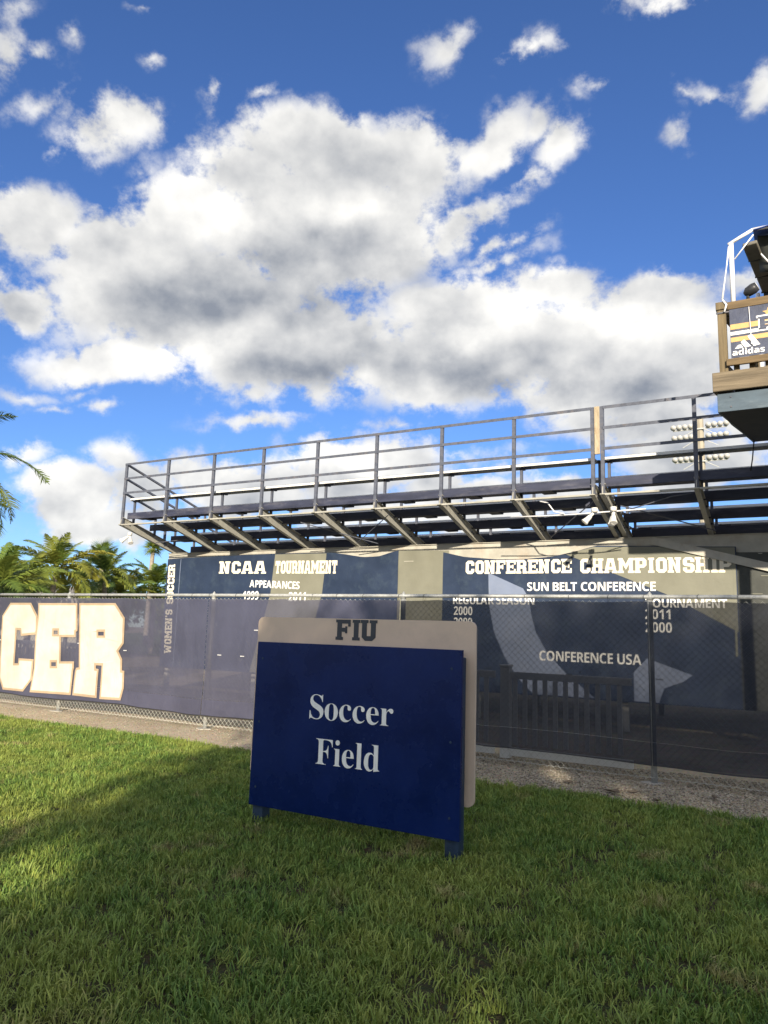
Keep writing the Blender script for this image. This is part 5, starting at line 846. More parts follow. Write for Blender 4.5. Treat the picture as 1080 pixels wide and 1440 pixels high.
# rows: toe board, two footboard planks, bench plank on stub posts
for k in range(ROWS):
    y = BY+.02+.61*k; zt = 3.63-.1647*k
    for xa, xb in ((-12.24, -2.60), (-2.43, XE)):
        if k: xa2 = xa+.02*k if xa < -12 else xa
        else: xa2 = xa
        lx0, lx1 = xa2+12.34, xb+12.34
        MB().box(lx0, lx1, y-BY, y-BY+.028, zt-.085, zt+.048).build('toe_board', MAT['deck'], st, bevel=.004)
        MB().box(lx0, lx1, y-BY+.036, y-BY+.212, zt-.038, zt).build('footboard', MAT['deck'], st, bevel=.005)
        MB().box(lx0, lx1, y-BY+.222, y-BY+.420, zt-.040, zt-.002).build('footboard', MAT['deck'], st, bevel=.005)
        # bench: shallow aluminium channel, open underneath
        yb = y-BY+.115; zb = zt+.385
        MB().box(lx0-.08, lx1, yb, yb+.235, zb-.006, zb).box(lx0-.08, lx1, yb, yb+.005, zb-.040, zb-.006).box(lx0-.08, lx1, yb+.230, yb+.235, zb-.040, zb-.006).build('bench_seat', MAT['bench'], st)
    if k < 5:
        for x in RX:
            dx = .03 if x != RX[8] else .035
            b = MB().box(-.02, .02, -.02, .02, zt-.15, zt+.345).box(-.025, .025, -.10, .12, zt+.333, zt+.350)
            b.box(-.03, .16, -.03, -.02, zt+.32, zt+.35)
            b.build('bench_bracket', MAT['rail'], st, loc=L(x+dx, y+.235, 0))
# joist splices under the footboards, seen as small dark steps
for k in range(6):
    for i in range(8):
        if k > 4 and i % 2: continue
        x = -11.9+1.222*i+.13*k; zt = 3.63-.1647*k
        MB().box(-.10, .10, .12, .40, zt-.066, zt-.042).build('splice_plate', MAT['dark_steel'], st, loc=L(x, BY+.02+.61*k, 0))
# girder under the beams, columns, diagonal rods
gy = 12.06
MB().box(-.12, XE+12.34, gy-BY, gy-BY+.010, 2.70, 2.985).box(-.12, XE+12.34, gy-BY-.03, gy-BY+.11, 2.985, 2.995).box(-.12, XE+12.34, gy-BY-.03, gy-BY+.11, 2.690, 2.700).build('girder', MAT['beam'], st)
for x in (-12.3, -9.86, -7.42, -4.98, -2.52, -.1, 2.3):
    MB().box(-.05, .05, .03, .10, 0, 2.69).build('column', MAT['beam'], st, loc=L(x, gy, 0))
    MB().box(-.05, .05, 3.3, 3.4, 0, zr(gy+3.4)-.17).build('column', MAT['beam'], st, loc=L(x, gy, 0))
for (xa, ya, za, xb, yb, zb) in ((-7.2, 11.6, 3.0, -6.1, 10.8, 3.35), (-8.0, 10.9, 3.33, -6.9, 11.9, 3.02), (-3.6, 11.8, 3.0, -2.62, 10.75, 3.38), (-2.3, 11.0, 3.33, -1.1, 11.8, 3.02), (-12.2, 11.4, 3.15, -11.2, 11.42, 3.2)):
    MB().tube([L(xa, ya, za), L(xb, yb, zb)], .009, 6).build('brace_rod', MAT['rail'], st)
# diagonal brace that drops past the girder at the right
MB().bar(L(-2.05, 11.99, 2.93), L(.6, 11.99, 2.20), .05, .12).build('diagonal_brace', MAT['beam'], st)
# white conduits slung under the nose
MB().tube([L(-3.9, 10.75, 3.20), L(-3.3, 10.74, 3.19), L(-2.9, 10.73, 3.19), L(-2.3, 10.70, 3.20), L(-1.9, 10.75, 3.22)], .010, 6).build('conduit', MAT['pvc'], st, smooth=True)
MB().tube([L(-3.42, 10.70, 3.41), L(-3.30, 10.70, 3.38), L(-3.20, 10.70, 3.24), L(-3.05, 10.70, 3.20)], .010, 6).build('conduit', MAT['pvc'], st, smooth=True)
MB().tube([L(-2.1, 10.72, 3.22), L(-1.8, 10.72, 3.30), L(-1.55, 10.72, 3.37), L(-1.24, 10.70, 3.40)], .008, 6).build('conduit', MAT['rail'], st, smooth=True)

# ------------------------------------------------------------------ floodlights clamped under the stand
def flood(name, label, x, y, z, heads, group=None):
    t = thing(name, label, 'floodlight', (x, y, z), 0, group)
    MB().tube([(0, 0, .06), (0, 0, .0)], .045, 10).build('base', MAT['lamp_white'], t, smooth=True)
    for d in heads:
        d = Vector(d).normalized(); a = Vector((0, 0, 0))+d*.03
        b = MB().tube([a, a+d*.05], .022, 8); h = b.build('arm', MAT['lamp_white'], t, smooth=True)
        c = a+d*.05
        b = MB().tube([c, c+d*.03, c+d*.09, c+d*.13, c+d*.135], [.026, .034, .040, .053, .055], 12)
        lh = b.build('lamp_head', MAT['lamp_white'], t, smooth=True)
        b = MB().tube([c+d*.1352, c+d*.137], [.048, .046], 12); b.build('lens', MAT['glass'], lh)
    return t
flood('twin_floodlight', 'small white twin floodlight hanging at the left end of the grandstand', -12.34, 10.80, 3.235, [(-.9, -.5, -.75), (.55, -.3, -.8)], 'white floodlights under the stand')
flood('floodlight', 'white floodlight on the first of the two middle beams, tilted down to the left', -2.60, 10.68, 3.20, [(-.75, -.4, -.9)], 'white floodlights under the stand')
flood('twin_floodlight', 'white floodlight with stacked heads on the right one of the two middle beams', -2.33, 10.68, 3.20, [(.10, -.5, -.9), (-.12, -.2, -.95)], 'white floodlights under the stand')

# ------------------------------------------------------------------ banners on the back of the stand
PY = 12.00
def sag_top(pts):
    def f(x):
        for (xa, za), (xb, zb) in zip(pts, pts[1:]):
            if xa <= x <= xb:
                u = (x-xa)/(xb-xa); return za+(zb-za)*u
        return pts[-1][1]
    return f
def wrinkle(x, z):
    return .010*mnoise.noise(Vector((x*1.3, z*.8, 2)))+.022*mnoise.noise(Vector((x*3.1+z*1.5, z*1.2, 5)))*max(0, min(1, (z-2.2)/.6))
class Banner:
    """cloth sheet; prints follow the same wrinkle field"""
    def __init__(s, name, label, x0, x1, z0, topf, mat, cat='banner', back=0):
        s.t = thing(name, label, cat, (x0, PY, z0)); s.top = topf
        b = MB(); nx = int((x1-x0)/.10); nz = 22; vs = []
        for j in range(nz+1):
            for i in range(nx+1):
                x = x0+(x1-x0)*i/nx; zt = topf(x); z = z0+(zt-z0)*j/nz
                vs.append(local(s.t, x, PY+back+wrinkle(x, z), z))
        b.add(vs, [(j*(nx+1)+i, j*(nx+1)+i+1, (j+1)*(nx+1)+i+1, (j+1)*(nx+1)+i) for j in range(nz) for i in range(nx)])
        b.build('banner_cloth', mat, s.t, smooth=True)
    def shape(s, name, loops, mat, lift):
        b = MB()
        # subdivide so the print can follow the folds
        bm = bmesh.new()
        tris = tessellate_polygon([[Vector((p[0], p[1], 0)) for p in l] for l in loops]); flat = [p for l in loops for p in l]
        V = [bm.verts.new((p[0], p[1], 0)) for p in flat]
        for t in tris:
            try: bm.faces.new([V[i] for i in t])
            except ValueError: pass
        for _ in range(5):
            es = [e for e in bm.edges if e.calc_length() > .16]
            if not es: break
            bmesh.ops.subdivide_edges(bm, edges=es, cuts=1); bmesh.ops.triangulate(bm, faces=bm.faces)
        bm.verts.index_update()
        b.add([local(s.t, v.co.x, PY+wrinkle(v.co.x, v.co.y)-lift, v.co.y) for v in bm.verts], [tuple(v.index for v in f.verts) for f in bm.faces])
        bm.free()
        me = bpy.data.meshes.new(name); me.from_pydata(b.v, [], b.f); me.materials.append(mat); me.polygons.foreach_set('use_smooth', [True]*len(me.polygons)); me.update()
        return link(name, me, s.t)
    def block(s, txt, x0, x1, z0, z1, mat, slope=0, gap=.12):
        for loops in block_text(txt, x0, x1, z0, z1, gap):
            lp = [[(x, z+slope*(x-x0)) for x, z in l] for l in loops]
            b = MB(); flat_poly(b, lp, 0, 0, xf=lambda a, z, yy: local(s.t, a, PY+wrinkle(a, z)-.010, z)); link_mesh(b, 'letter', mat, s.t)
    def sans(s, txt, x0, x1, z0, z1, mat, slope=0, bold=.018):
        for vs, fs in sans_letters(txt, x0, x1, z0, z1, bold):
            b = MB(); b.add([local(s.t, v[0], PY+wrinkle(v[0], v[1])-.010, v[1]+slope*(v[0]-x0)) for v in vs], fs); link_mesh(b, 'letter', mat, s.t)

top_l = sag_top([(-12.42, 2.86), (-12.0, 2.875), (-9.5, 2.905), (-8.0, 2.895), (-7.75, 2.86), (-7.3, 2.79), (-6.95, 2.80), (-6.53, 2.90)])
bl = Banner('team_banner', 'long navy and khaki banner headed NCAA Tournament hanging below the grandstand girder', -12.42, -6.53, .50, top_l, MAT['ban_navy'])
def clip(poly, topf, d=.012): return [(x, min(z, topf(x)-d)) for x, z in poly]
bl.shape('khaki_stripe', [clip([(-9.89, .51), (-8.62, .51), (-8.2, 2.1), (-8.14, 2.98), (-8.7, 2.98), (-9.40, 2.98), (-9.46, 2.1)], top_l)], MAT['ban_olive'], .005)
bl.block('NCAA', -10.85, -9.60, 2.515, 2.775, MAT['ban_white'], -.012)
bl.block('TOURNAMENT', -9.37, -7.87, 2.500, 2.757, MAT['ban_white'], -.012, .10)
bl.sans('APPEARANCES', -10.016, -8.742, 2.225, 2.375, MAT['ban_white2'], -.035)
bl.sans('1999', -10.17, -9.76, 1.965, 2.145, MAT['ban_white2'])
bl.sans('2011', -9.00, -8.58, 1.945, 2.125, MAT['ban_white2'])
# the vertical team name up the left edge
def vtext(txt, z0, z1, xa, xb, lean):
    for loops in block_text(txt, 0, z1-z0, 0, 1, .10):
        lp = [[(xb-(xb-xa)*q[1]+lean*(q[0]/(z1-z0)), z0+q[0]) for q in l] for l in loops]
        b = MB(); flat_poly(b, lp, 0, 0, xf=lambda a, z, yy: local(bl.t, a, PY+wrinkle(a, z)-.010, z)); link_mesh(b, 'letter', MAT['ban_white'], bl.t)
vtext("WOMEN'S", .80, 1.74, -12.30, -12.09, -.06)
vtext("SOCCER", 1.86, 2.74, -12.355, -12.145, -.02)
bl.shape('edge_seam', [[(-12.02, .52), (-12.005, .52), (-12.0, 2.85), (-12.015, 2.85)]], MAT['ban_pale'], .006)

top_g = sag_top([(-6.6, 2.90), (-5.5, 2.87)])
gp = Banner('khaki_tarp', 'plain khaki tarp filling the gap between the two lettered banners', -6.60, -5.52, .50, top_g, MAT['ban_olive'], 'tarp', .025)

top_r = sag_top([(-5.62, 2.84), (-5.2, 2.745), (-4.6, 2.69), (-4.1, 2.685), (-3.6, 2.72), (-3.2, 2.80), (-2.9, 2.88), (-.86, 2.80)])
br = Banner('team_banner', 'long navy and khaki banner headed Conference Championship at the right below the grandstand', -5.62, -.86, .45, top_r, MAT['ban_navy'])
br.shape('khaki_field', [clip([(-3.40, 3.0), (-1.86, 2.10), (-.875, 1.55), (-.875, 3.0), (-1.5, 3.0), (-2.2, 3.0), (-2.95, 3.0)], top_r)], MAT['ban_olive'], .005)
br.shape('pale_swoosh', [[(-4.75, 2.46), (-4.735, 1.92), (-4.64, 1.45), (-4.44, 1.03), (-4.20, .70), (-3.95, .47), (-2.95, .47), (-3.436, .85), (-3.72, 1.15), (-3.90, 1.45), (-3.985, 1.75), (-4.02, 2.02), (-4.128, 2.19)]], MAT['ban_pale'], .005)
br.shape('pale_swoosh', [[(-2.36, .47), (-2.36, .90), (-2.16, 1.12), (-1.515, .90), (-1.65, .80), (-1.92, .69), (-2.0, .47)]], MAT['ban_pale'], .005)
br.shape('pale_edge', [[(-.925, 1.2), (-.895, 1.2), (-.885, 2.55), (-.915, 2.55)]], MAT['ban_olive'], .008)
br.block('CONFERENCE', -5.17, -3.30, 2.442, 2.675, MAT['ban_white'], -.002, .10)
br.block('CHAMPIONSHIP', -3.16, -.93, 2.432, 2.668, MAT['ban_white'], -.006, .10)
br.sans('SUN BELT CONFERENCE', -4.054, -2.003, 2.145, 2.290, MAT['ban_white2'])
br.sans('REGULAR SEASON', -5.408, -3.93, 1.915, 2.060, MAT['ban_white2'])
br.sans('2000', -5.39, -5.038, 1.728, 1.878, MAT['ban_white2'])
br.sans('2009', -5.39, -5.038, 1.535, 1.685, MAT['ban_white2'])
br.sans('TOURNAMENT', -2.16, -1.010, 1.893, 2.030, MAT['ban_white2'])
br.sans('2011', -2.17, -1.80, 1.715, 1.868, MAT['ban_white2'])
br.sans('2000', -2.17, -1.785, 1.515, 1.672, MAT['ban_white2'])
br.sans('CONFERENCE USA', -3.847, -2.240, 1.012, 1.175, MAT['ban_white2'])
MAT['dark_tarp'] = material('dark_grey_tarp', (.05, .055, .05), .6, 0, .2, 2, .8, 3, (.10, .10, .09), 4, .3)
top_d = sag_top([(-.96, 2.72), (2.6, 2.66)])
dk = Banner('dark_tarp', 'dark grey tarp beside the right end of the championship banner', -.95, 2.6, .45, top_d, MAT['dark_tarp'], 'tarp', .025)
for i, (x, z) in enumerate(((-.55, 2.36), (-.1, 2.37), (.4, 2.37), (-.7, 2.10), (-.2, 2.10), (.3, 2.1))):
    dk.shape('stitched_slit', [[(x, z), (x+.16, z), (x+.16, z+.012), (x, z+.012)]], MAT['ban_olive'], -.015)

# ------------------------------------------------------------------ camera platform with its canopy
cp = thing('camera_platform', 'raised timber camera platform with a striped sponsor banner and rolled canopy at upper right', 'platform', (-.774, 8.6, 0))
CX = 2.4
def C(name, mat, x0, x1, y0, y1, z0, z1, bevel=.004, parent=None):
    b = MB().box(x0, x1, y0, y1, z0, z1)
    for i, v in enumerate(b.v): b.v[i] = local(cp, *v)
    return b.build(name, mat, parent or cp, bevel=bevel)
C('rim_board', MAT['wood_grey'], -.774, CX, 8.56, 8.60, 4.105, 4.322)
b = MB().bar(local(cp, -.754, 8.602, 4.214), local(cp, -.49, 10.1, 4.214), .04, .216); b.build('rim_board', MAT['wood_grey'], cp, bevel=.004)
for i in range(11):
    C('deck_plank', MAT['wood'], -.70+.026*i, CX, 8.602+.142*i, 8.602+.142*i+.134, 4.29, 4.326)
C('fascia_panel', MAT['teal'], -.735, CX, 8.605, 8.625, 3.880, 4.085, .002)
b = MB().bar(local(cp, -.725, 8.63, 3.983), local(cp, -.465, 10.1, 3.983), .02, .205); b.build('fascia_panel', MAT['teal'], cp)
for x in (-.60, .2, 1.0, 1.8):
    for z in (3.93, 4.04):
        b = MB().tube([local(cp, x, 8.598, z), local(cp, x, 8.606, z)], .010, 8); b.build('bolt', MAT['rail'], cp)
def left_edge(y): return -.735+(y-8.6)*.178     # the platform narrows towards the stand
b = MB().prism([(-.71+.774, .04), (left_edge(9.2)+.774-.02, .60), (left_edge(10.1)+.774, 1.50), (CX+.774, 1.50), (CX+.774, .04)], 3.885, 4.092, 'z')
b.build('under_deck', MAT['dark_steel'], cp)
C('support_beam', MAT['dark_steel'], .34, CX, 8.66, 8.78, 3.60, 3.878)
C('support_beam', MAT['dark_steel'], .34, CX, 9.90, 10.02, 3.60, 3.878)
for y in (8.68, 9.90):
    C('support_post', MAT['dark_steel'], .80, .92, y, y+.10, 0, 3.598)
    C('support_post', MAT['dark_steel'], 2.2, 2.32, y, y+.10, 0, 3.598)
b = MB().tube([local(cp, -.46, 10.05, 3.90), local(cp, -.50, 10.3, 3.72), local(cp, -.54, 10.55, 3.62)], .008, 5); b.build('cable', MAT['tie'], cp)
for x in (-.70, .62, 1.94):
    C('post', MAT['wood_v'], x, x+.088, 8.602, 8.690, 4.327, 5.060)
    xb = x if x > 0 else -.44
    C('post', MAT['wood_v'], xb, xb+.088, 9.98, 10.068, 4.327, 5.060)
C('corner_block', MAT['wood_v'], -.712, -.600, 8.585, 8.70, 5.062, 5.150)
C('hand_rail', MAT['wood'], -.597, CX, 8.605, 8.645, 5.052, 5.142)
b = MB().bar(local(cp, -.655, 8.705, 5.082), local(cp, -.39, 10.07, 5.082), .09, .038); b.build('hand_rail', MAT['wood'], cp)
C('lower_rail', MAT['wood'], -.625, CX, 8.560, 8.598, 4.385, 4.462)
b = MB().bar(local(cp, -.665, 8.70, 4.44), local(cp, -.42, 9.97, 4.44), .04, .08); b.build('side_rail', MAT['wood'], cp)
for i in range(16):
    x = -.56+.155*i
    C('baluster', MAT['wood_v'], x, x+.06, 8.648, 8.680, 4.33, 5.05)
C('metal_band', MAT['rail'], -.712, -.575, 8.592, 8.600, 5.015, 5.032, 0)
# sponsor banner laced inside the rail
pb = thing('sponsor_banner', 'navy banner with gold and white stripes laced to the platform railing', 'banner', (-.575, 8.585, 4.47))
def PB(name, loops, mat, lift):
    b = MB(); flat_poly(b, loops, 8.585-lift, .0012, xf=lambda a, z, yy: local(pb, a, yy, z)); return b.build(name, mat, pb)
PB('banner_cloth', [[(-.575, 4.472), (.60, 4.472), (.60, 5.038), (-.575, 5.038)]], MAT['b_navy'], 0)
PB('stripe', [[(-.572, 4.800), (.10, 4.800), (.10, 4.860), (-.572, 4.860)]], MAT['b_gold'], .002)
PB('stripe', [[(-.572, 4.735), (.58, 4.735), (.58, 4.772), (-.572, 4.772)]], MAT['ban_white2'], .002)
PB('stripe', [[(-.572, 4.655), (.58, 4.655), (.58, 4.708), (-.572, 4.708)]], MAT['b_gold'], .002)
star = [(.0+(.062 if i % 2 == 0 else .025)*math.sin(i*.6283)-.192, 4.940+(.062 if i % 2 == 0 else .025)*math.cos(i*.6283)) for i in range(10)]
PB('star', [star], MAT['b_gold'], .003)
for loops in block_text('FIU', -.295, .165, 4.735, 4.915, gap=.08):
    PB('letter_outline', loops, MAT['ban_white2'], .0035)
for loops in block_text('FIU', -.280, .150, 4.750, 4.900, gap=.14):
    PB('letter', loops, MAT['b_navy'], .005)
for poly in ([(-.535, 4.572), (-.452, 4.572), (-.470, 4.612), (-.500, 4.612)],
             [(-.475, 4.640), (-.440, 4.665), (-.375, 4.580), (-.437, 4.572)],
             [(-.405, 4.700), (-.365, 4.718), (-.285, 4.585), (-.350, 4.575)]):
    PB('logo_bar', [poly], MAT['ban_white2'], .006)
for vs, fs in sans_letters('adidas', -.562, -.245, 4.495, 4.566, .03):
    b = MB(); b.add([local(pb, v[0], 8.579, v[1]) for v in vs], fs); link_mesh(b, 'letter', MAT['ban_white2'], pb)
b = MB().tube([local(pb, -.378, 8.57, 5.03), local(pb, -.372, 8.57, 4.72), local(pb, -.37, 8.575, 4.60)], .004, 5); b.build('lacing', MAT['pvc'], pb)
# canopy: white tube frame with the grey tarp rolled along its left side
ca = thing('canopy', 'white tube canopy frame with a rolled grey tarp over the camera platform', 'canopy', (-.53, 8.62, 5.14))
def TU(name, pts, r, mat, n=8):
    return MB().tube([local(ca, *p) for p in pts], r, n).build(name, mat, ca, smooth=True)
TU('frame_post', [(-.535, 8.66, 5.10), (-.530, 8.66, 5.86)], .026, MAT['pvc'], 10)
TU('frame_post', [(1.9, 8.66, 5.10), (1.9, 8.66, 5.90)], .026, MAT['pvc'])
TU('frame_post', [(-.33, 10.0, 4.33), (-.33, 10.0, 5.80)], .026, MAT['pvc'])
TU('frame_bar', [(-.560, 8.66, 5.855), (-.30, 8.66, 5.975)], .020, MAT['pvc'])
TU('frame_bar', [(-.30, 8.66, 5.975), (1.9, 8.66, 5.93)], .020, MAT['pvc'])
TU('frame_brace', [(-.500, 8.655, 5.66), (-.300, 8.655, 5.91)], .008, MAT['pvc'])
TU('frame_brace', [(-.25, 8.9, 5.80), (-.10, 9.0, 5.60)], .009, MAT['pvc'])
TU('strap', [(-.553, 8.65, 5.82), (-.592, 8.60, 5.50), (-.640, 8.58, 5.17)], [.012, .006, .012], MAT['pvc'], 6)
TU('strap', [(-.640, 8.58, 5.17), (-.600, 8.578, 5.10), (-.625, 8.578, 5.02)], .011, MAT['pvc'], 6)
def awning():
    """folded awning: hinged flat panels running back and down from the frame corner"""
    A = Vector((-.345, 8.70, 5.850)); B = Vector((-.20, 9.62, 5.640)); n = 3
    for i in range(n):
        p = A.lerp(B, i/n+.01); q = A.lerp(B, (i+1)/n-.01)
        b = MB().bar(local(ca, *p), local(ca, *q), .15-.01*i, .045)
        b.build('awning_panel', MAT['tarp'], ca, bevel=.008)
        r0 = local(ca, *(q-Vector((.078, 0, .01)))); r1 = local(ca, *(q+Vector((.078, 0, -.01))))
        MB().tube([r0, r1], .012, 6).build('hinge_bar', MAT['dark_steel'], ca)
    b = MB(); vs = []; nx, nz = 10, 8      # loose tarp hanging inside
    for j in range(nz+1):
        for i in range(nx+1):
            u = i/nx; v = j/nz; x = -.265+.75*u; z = 5.965-.33*v-.10*math.sin(u*3.1)*v
            vs.append(local(ca, x, 8.80+.25*v+.05*math.sin(u*9+v*3)+.03*mnoise.noise(Vector((u*6, v*4, 2))), z))
    b.add(vs, [(j*(nx+1)+i, j*(nx+1)+i+1, (j+1)*(nx+1)+i+1, (j+1)*(nx+1)+i) for j in range(nz) for i in range(nx)])
    o = b.build('hanging_tarp', MAT['dark_tarp'], ca, smooth=True); m = o.modifiers.new('thick', 'SOLIDIFY'); m.thickness = .006
awning()
def tarp_top():
    b = MB(); vs = []; nx, ny = 20, 12
    for j in range(ny+1):
        for i in range(nx+1):
            x = -.30+2.4*i/nx; y = 8.62+1.5*j/ny
            vs.append(local(ca, x, y, 5.990+.030*math.sin(x*3)+.035*mnoise.noise(Vector((x*4, y*4, 3)))))
    b.add(vs, [(j*(nx+1)+i, j*(nx+1)+i+1, (j+1)*(nx+1)+i+1, (j+1)*(nx+1)+i) for j in range(ny) for i in range(nx)])
    o = b.build('tarp_roof', MAT['tarp_blue'], ca, smooth=True)
    m = o.modifiers.new('thick', 'SOLIDIFY'); m.thickness = .008
tarp_top()
C('mast', MAT['dark_steel'], -.255, -.200, 9.60, 9.65, 4.33, 5.62)
# black spotlight clamped to the hand rail
sl = thing('spotlight', 'black spotlight clamped on the platform hand rail under the canopy', 'spotlight', (-.385, 8.66, 5.145))
MB().tube([(0, 0, 0), (0, 0, .06), (-.005, 0, .09)], [.020, .016, .022], 10).build('clamp', MAT['black'], sl, smooth=True)
d = Vector((.85, -.1, .42)).normalized(); a = Vector((-.02, 0, .085))
h = MB().tube([a-d*.02, a+d*.02, a+d*.09, a+d*.13], [.02, .055, .062, .050], 14).build('housing', MAT['black'], sl, smooth=True)
MB().tube([a+d*.1302, a+d*.134], [.045, .044], 12).build('lens', MAT['glass'], h)

# ------------------------------------------------------------------ stadium light mast beyond the stand
lm = thing('floodlight_mast', 'tall concrete mast with three crossarms of floodlights beyond the grandstand', 'light mast', (-6.15, 57.4, 0))
MB().tube([(0, 0, 0), (0, 0, 17.95)], [.38, .235], 8).build('mast', MAT['pole'], lm)
lamp_me = None
for z, wd in ((17.05, 1.85), (16.25, 1.80), (14.60, 1.80)):
    MB().box(-wd, wd, -.34, -.26, z-.05, z+.05).build('crossarm', MAT['galv'], lm)
    for sx in (-1, 1):
        MB().bar((sx*.3, -.3, z-.05), (sx*1.2, -.3, z-.55), .05, .05).build('arm_strut', MAT['galv'], lm)
    for i in range(10):
        x = -wd+.05+(2*wd-.1)*i/9
        if abs(x) < .25: continue
        if lamp_me is None:
            b = MB().tube([(0, 0, .0), (0, .03, .06), (0, .05, .12)], .03, 6)
            b.tube([(0, .12, .30), (0, .02, .24), (0, -.16, .15), (0, -.20, .13)], [.06, .12, .21, .215], 10)
            o = b.build('lamp_head', MAT['lamp_grey'], lm, smooth=True); lamp_me = o.data; o.location = (x, -.30, z+.04)
        else: link('lamp_head', lamp_me, lm, (x, -.30, z+.04))

# ------------------------------------------------------------------ palms
def frond_mesh(name, length, droop, nleaf, leaf, seed, mat, kink=0, wid=.050):
    rnd = random.Random(seed); b = MB(); N = 14
    pts = []; ang = .0; p = Vector((0, 0, 0)); seg = length/N
    for i in range(N+1):
        pts.append(p.copy()); u = i/N
        ang = -droop*u**1.4
        p = p+Vector((math.cos(ang), kink*u*.12, math.sin(ang)))*seg
    b.tube(pts, [.022*(1-u/(N+1)*.85)+.003 for u in range(N+1)], 4)
    def at(u):
        f = u*N; i = min(N-1, int(f)); return pts[i].lerp(pts[i+1], f-i), (pts[i+1]-pts[i]).normalized()
    for i in range(nleaf):
        u = .16+.84*(i+rnd.random()*.6)/nleaf
        for s in (-1, 1):
            c, d = at(min(.999, u)); side = d.cross(Vector((0, 0, 1))).normalized()*s; upn = side.cross(d)*s
            ln = leaf*(math.sin(math.pi*min(1, (u*.9+.12)))**.6)*rnd.uniform(.8, 1.15); w = wid*rnd.uniform(.8, 1.2)*(.7+leaf)
            dirv = (side*.85+d*rnd.uniform(.45, .75)+Vector((0, 0, 1))*rnd.uniform(-.15, .25)).normalized()
            a = c; m = c+dirv*ln*.5; e = m+(dirv+Vector((0, 0, -1))*rnd.uniform(.35, .95)).normalized()*ln*.55
            q = d*w/2
            b.add([a-q*.6, a+q*.6, m+q, m-q, e], [(0, 1, 2, 3), (3, 2, 4)])
    me = bpy.data.meshes.new(name); me.from_pydata(b.v, [], b.f); me.materials.append(mat); me.update()
    return me
FR = {}
for key, mat in (('green', 'frond'), ('gold', 'frond_gold'), ('deep', 'frond_deep')):
    FR[key] = [frond_mesh('frond', 2.5, dr, 52, .56, 11*i+3, MAT[mat], k) for i, (dr, k) in enumerate(((.9, 1), (1.3, -1), (1.7, 1), (2.1, -1)))]
FR['fine'] = [frond_mesh('frond', 2.5, dr, 90, .50, 11*i+5, MAT['frond'], k, .020) for i, (dr, k) in enumerate(((1.3, 1), (1.8, -1), (2.3, 1), (2.6, -1)))]
def palm(label, x, y, h, size, kinds, n, seed, lean=(0, 0), trunk_r=.11, name='coconut_palm', group=None):
    rnd = random.Random(seed); t = thing(name, label, 'palm', (x, y, 0), 0, group)
    pts = []; rr = []
    for i in range(15):
        u = i/14; pts.append((lean[0]*u*u, lean[1]*u*u, h*u)); rr.append(trunk_r*(1.35-.5*u+(.06 if i % 2 else 0)))
    MB().tube(pts, rr, 9).build('trunk', MAT['bark'], t, smooth=True)
    top = Vector((lean[0], lean[1], h-.05))
    MB().tube([top-Vector((0, 0, .25)), top+Vector((0, 0, .10)), top+Vector((0, 0, .35))], [trunk_r*.9, trunk_r*1.1, .03], 8).build('crown_shaft', MAT[{'green': 'frond', 'gold': 'frond_gold', 'deep': 'frond_deep', 'fine': 'frond_deep'}[kinds[0]]], t, smooth=True)
    for i in range(n):
        az = i*2.39996+rnd.uniform(-.3, .3); v = i/n
        pitch = R(82-95*v**.85+rnd.uniform(-8, 8)); me = FR[rnd.choice(kinds)][min(3, int((.15+v*.85)*4*rnd.uniform(.8, 1.1)) % 4 if v < .9 else 3)]
        o = link('frond', me, t, top+Vector((0, 0, .1)))
        o.rotation_euler = Euler((rnd.uniform(-.35, .35), -pitch, az), 'XYZ')
        s = size*rnd.uniform(.82, 1.1)*(.75+.25*min(1, v*3)); o.scale = (s, s, s)
    return t
PG = 'palms beyond the left end of the fence'
palm('coconut palm with the pale slender trunk and upright yellow green fronds', -25.7, 18.8, 3.35, .95, ['gold', 'green', 'gold'], 24, 1, (.15, .1), group=PG)
palm('middle coconut palm with a short thick crown left of the grandstand end', -27.6, 23.0, 3.55, .85, ['green', 'deep', 'gold'], 24, 2, group=PG)
palm('dark feathery palm at the far left edge above the fence', -23.6, 15.4, 2.35, .95, ['deep', 'green'], 24, 3, group=PG)
palm('dense green palm just left of the banner edge', -29.2, 27.5, 3.3, 1.0, ['green', 'green', 'gold'], 26, 4, group=PG)
palm('low dark palm between the far left palm and the upright golden palm', -25.6, 15.8, 2.3, .85, ['deep', 'green'], 22, 5, group=PG)
palm('low palm filling the gap right of the pale slender trunk', -27.9, 18.9, 2.5, .80, ['gold', 'green'], 22, 6, group=PG)
palm('bushy palm closest to the left edge of the banner', -28.4, 31.0, 3.2, .95, ['green', 'gold'], 24, 7, group=PG)
palm('green palm behind the middle coconut palm', -34.4, 27.3, 3.5, .95, ['deep', 'green'], 22, 8, group=PG)
palm('tall feathery palm whose fronds droop in from the left picture edge', -12.76, 6.38, 3.55, 1.0, ['fine'], 34, 12, (.0, .0), .14)

palm('short green palm in the gap between the upright golden palm and the middle palm', -29.9, 21.0, 2.9, .9, ['green', 'deep'], 24, 21, group=PG)
palm('yellowing palm low between the middle palm and the banner', -28.4, 24.6, 2.7, .9, ['gold', 'green'], 24, 22, group=PG)
palm('green palm rising behind the far left dark palm', -29.5, 18.4, 3.4, .95, ['green', 'deep'], 24, 23, group=PG)
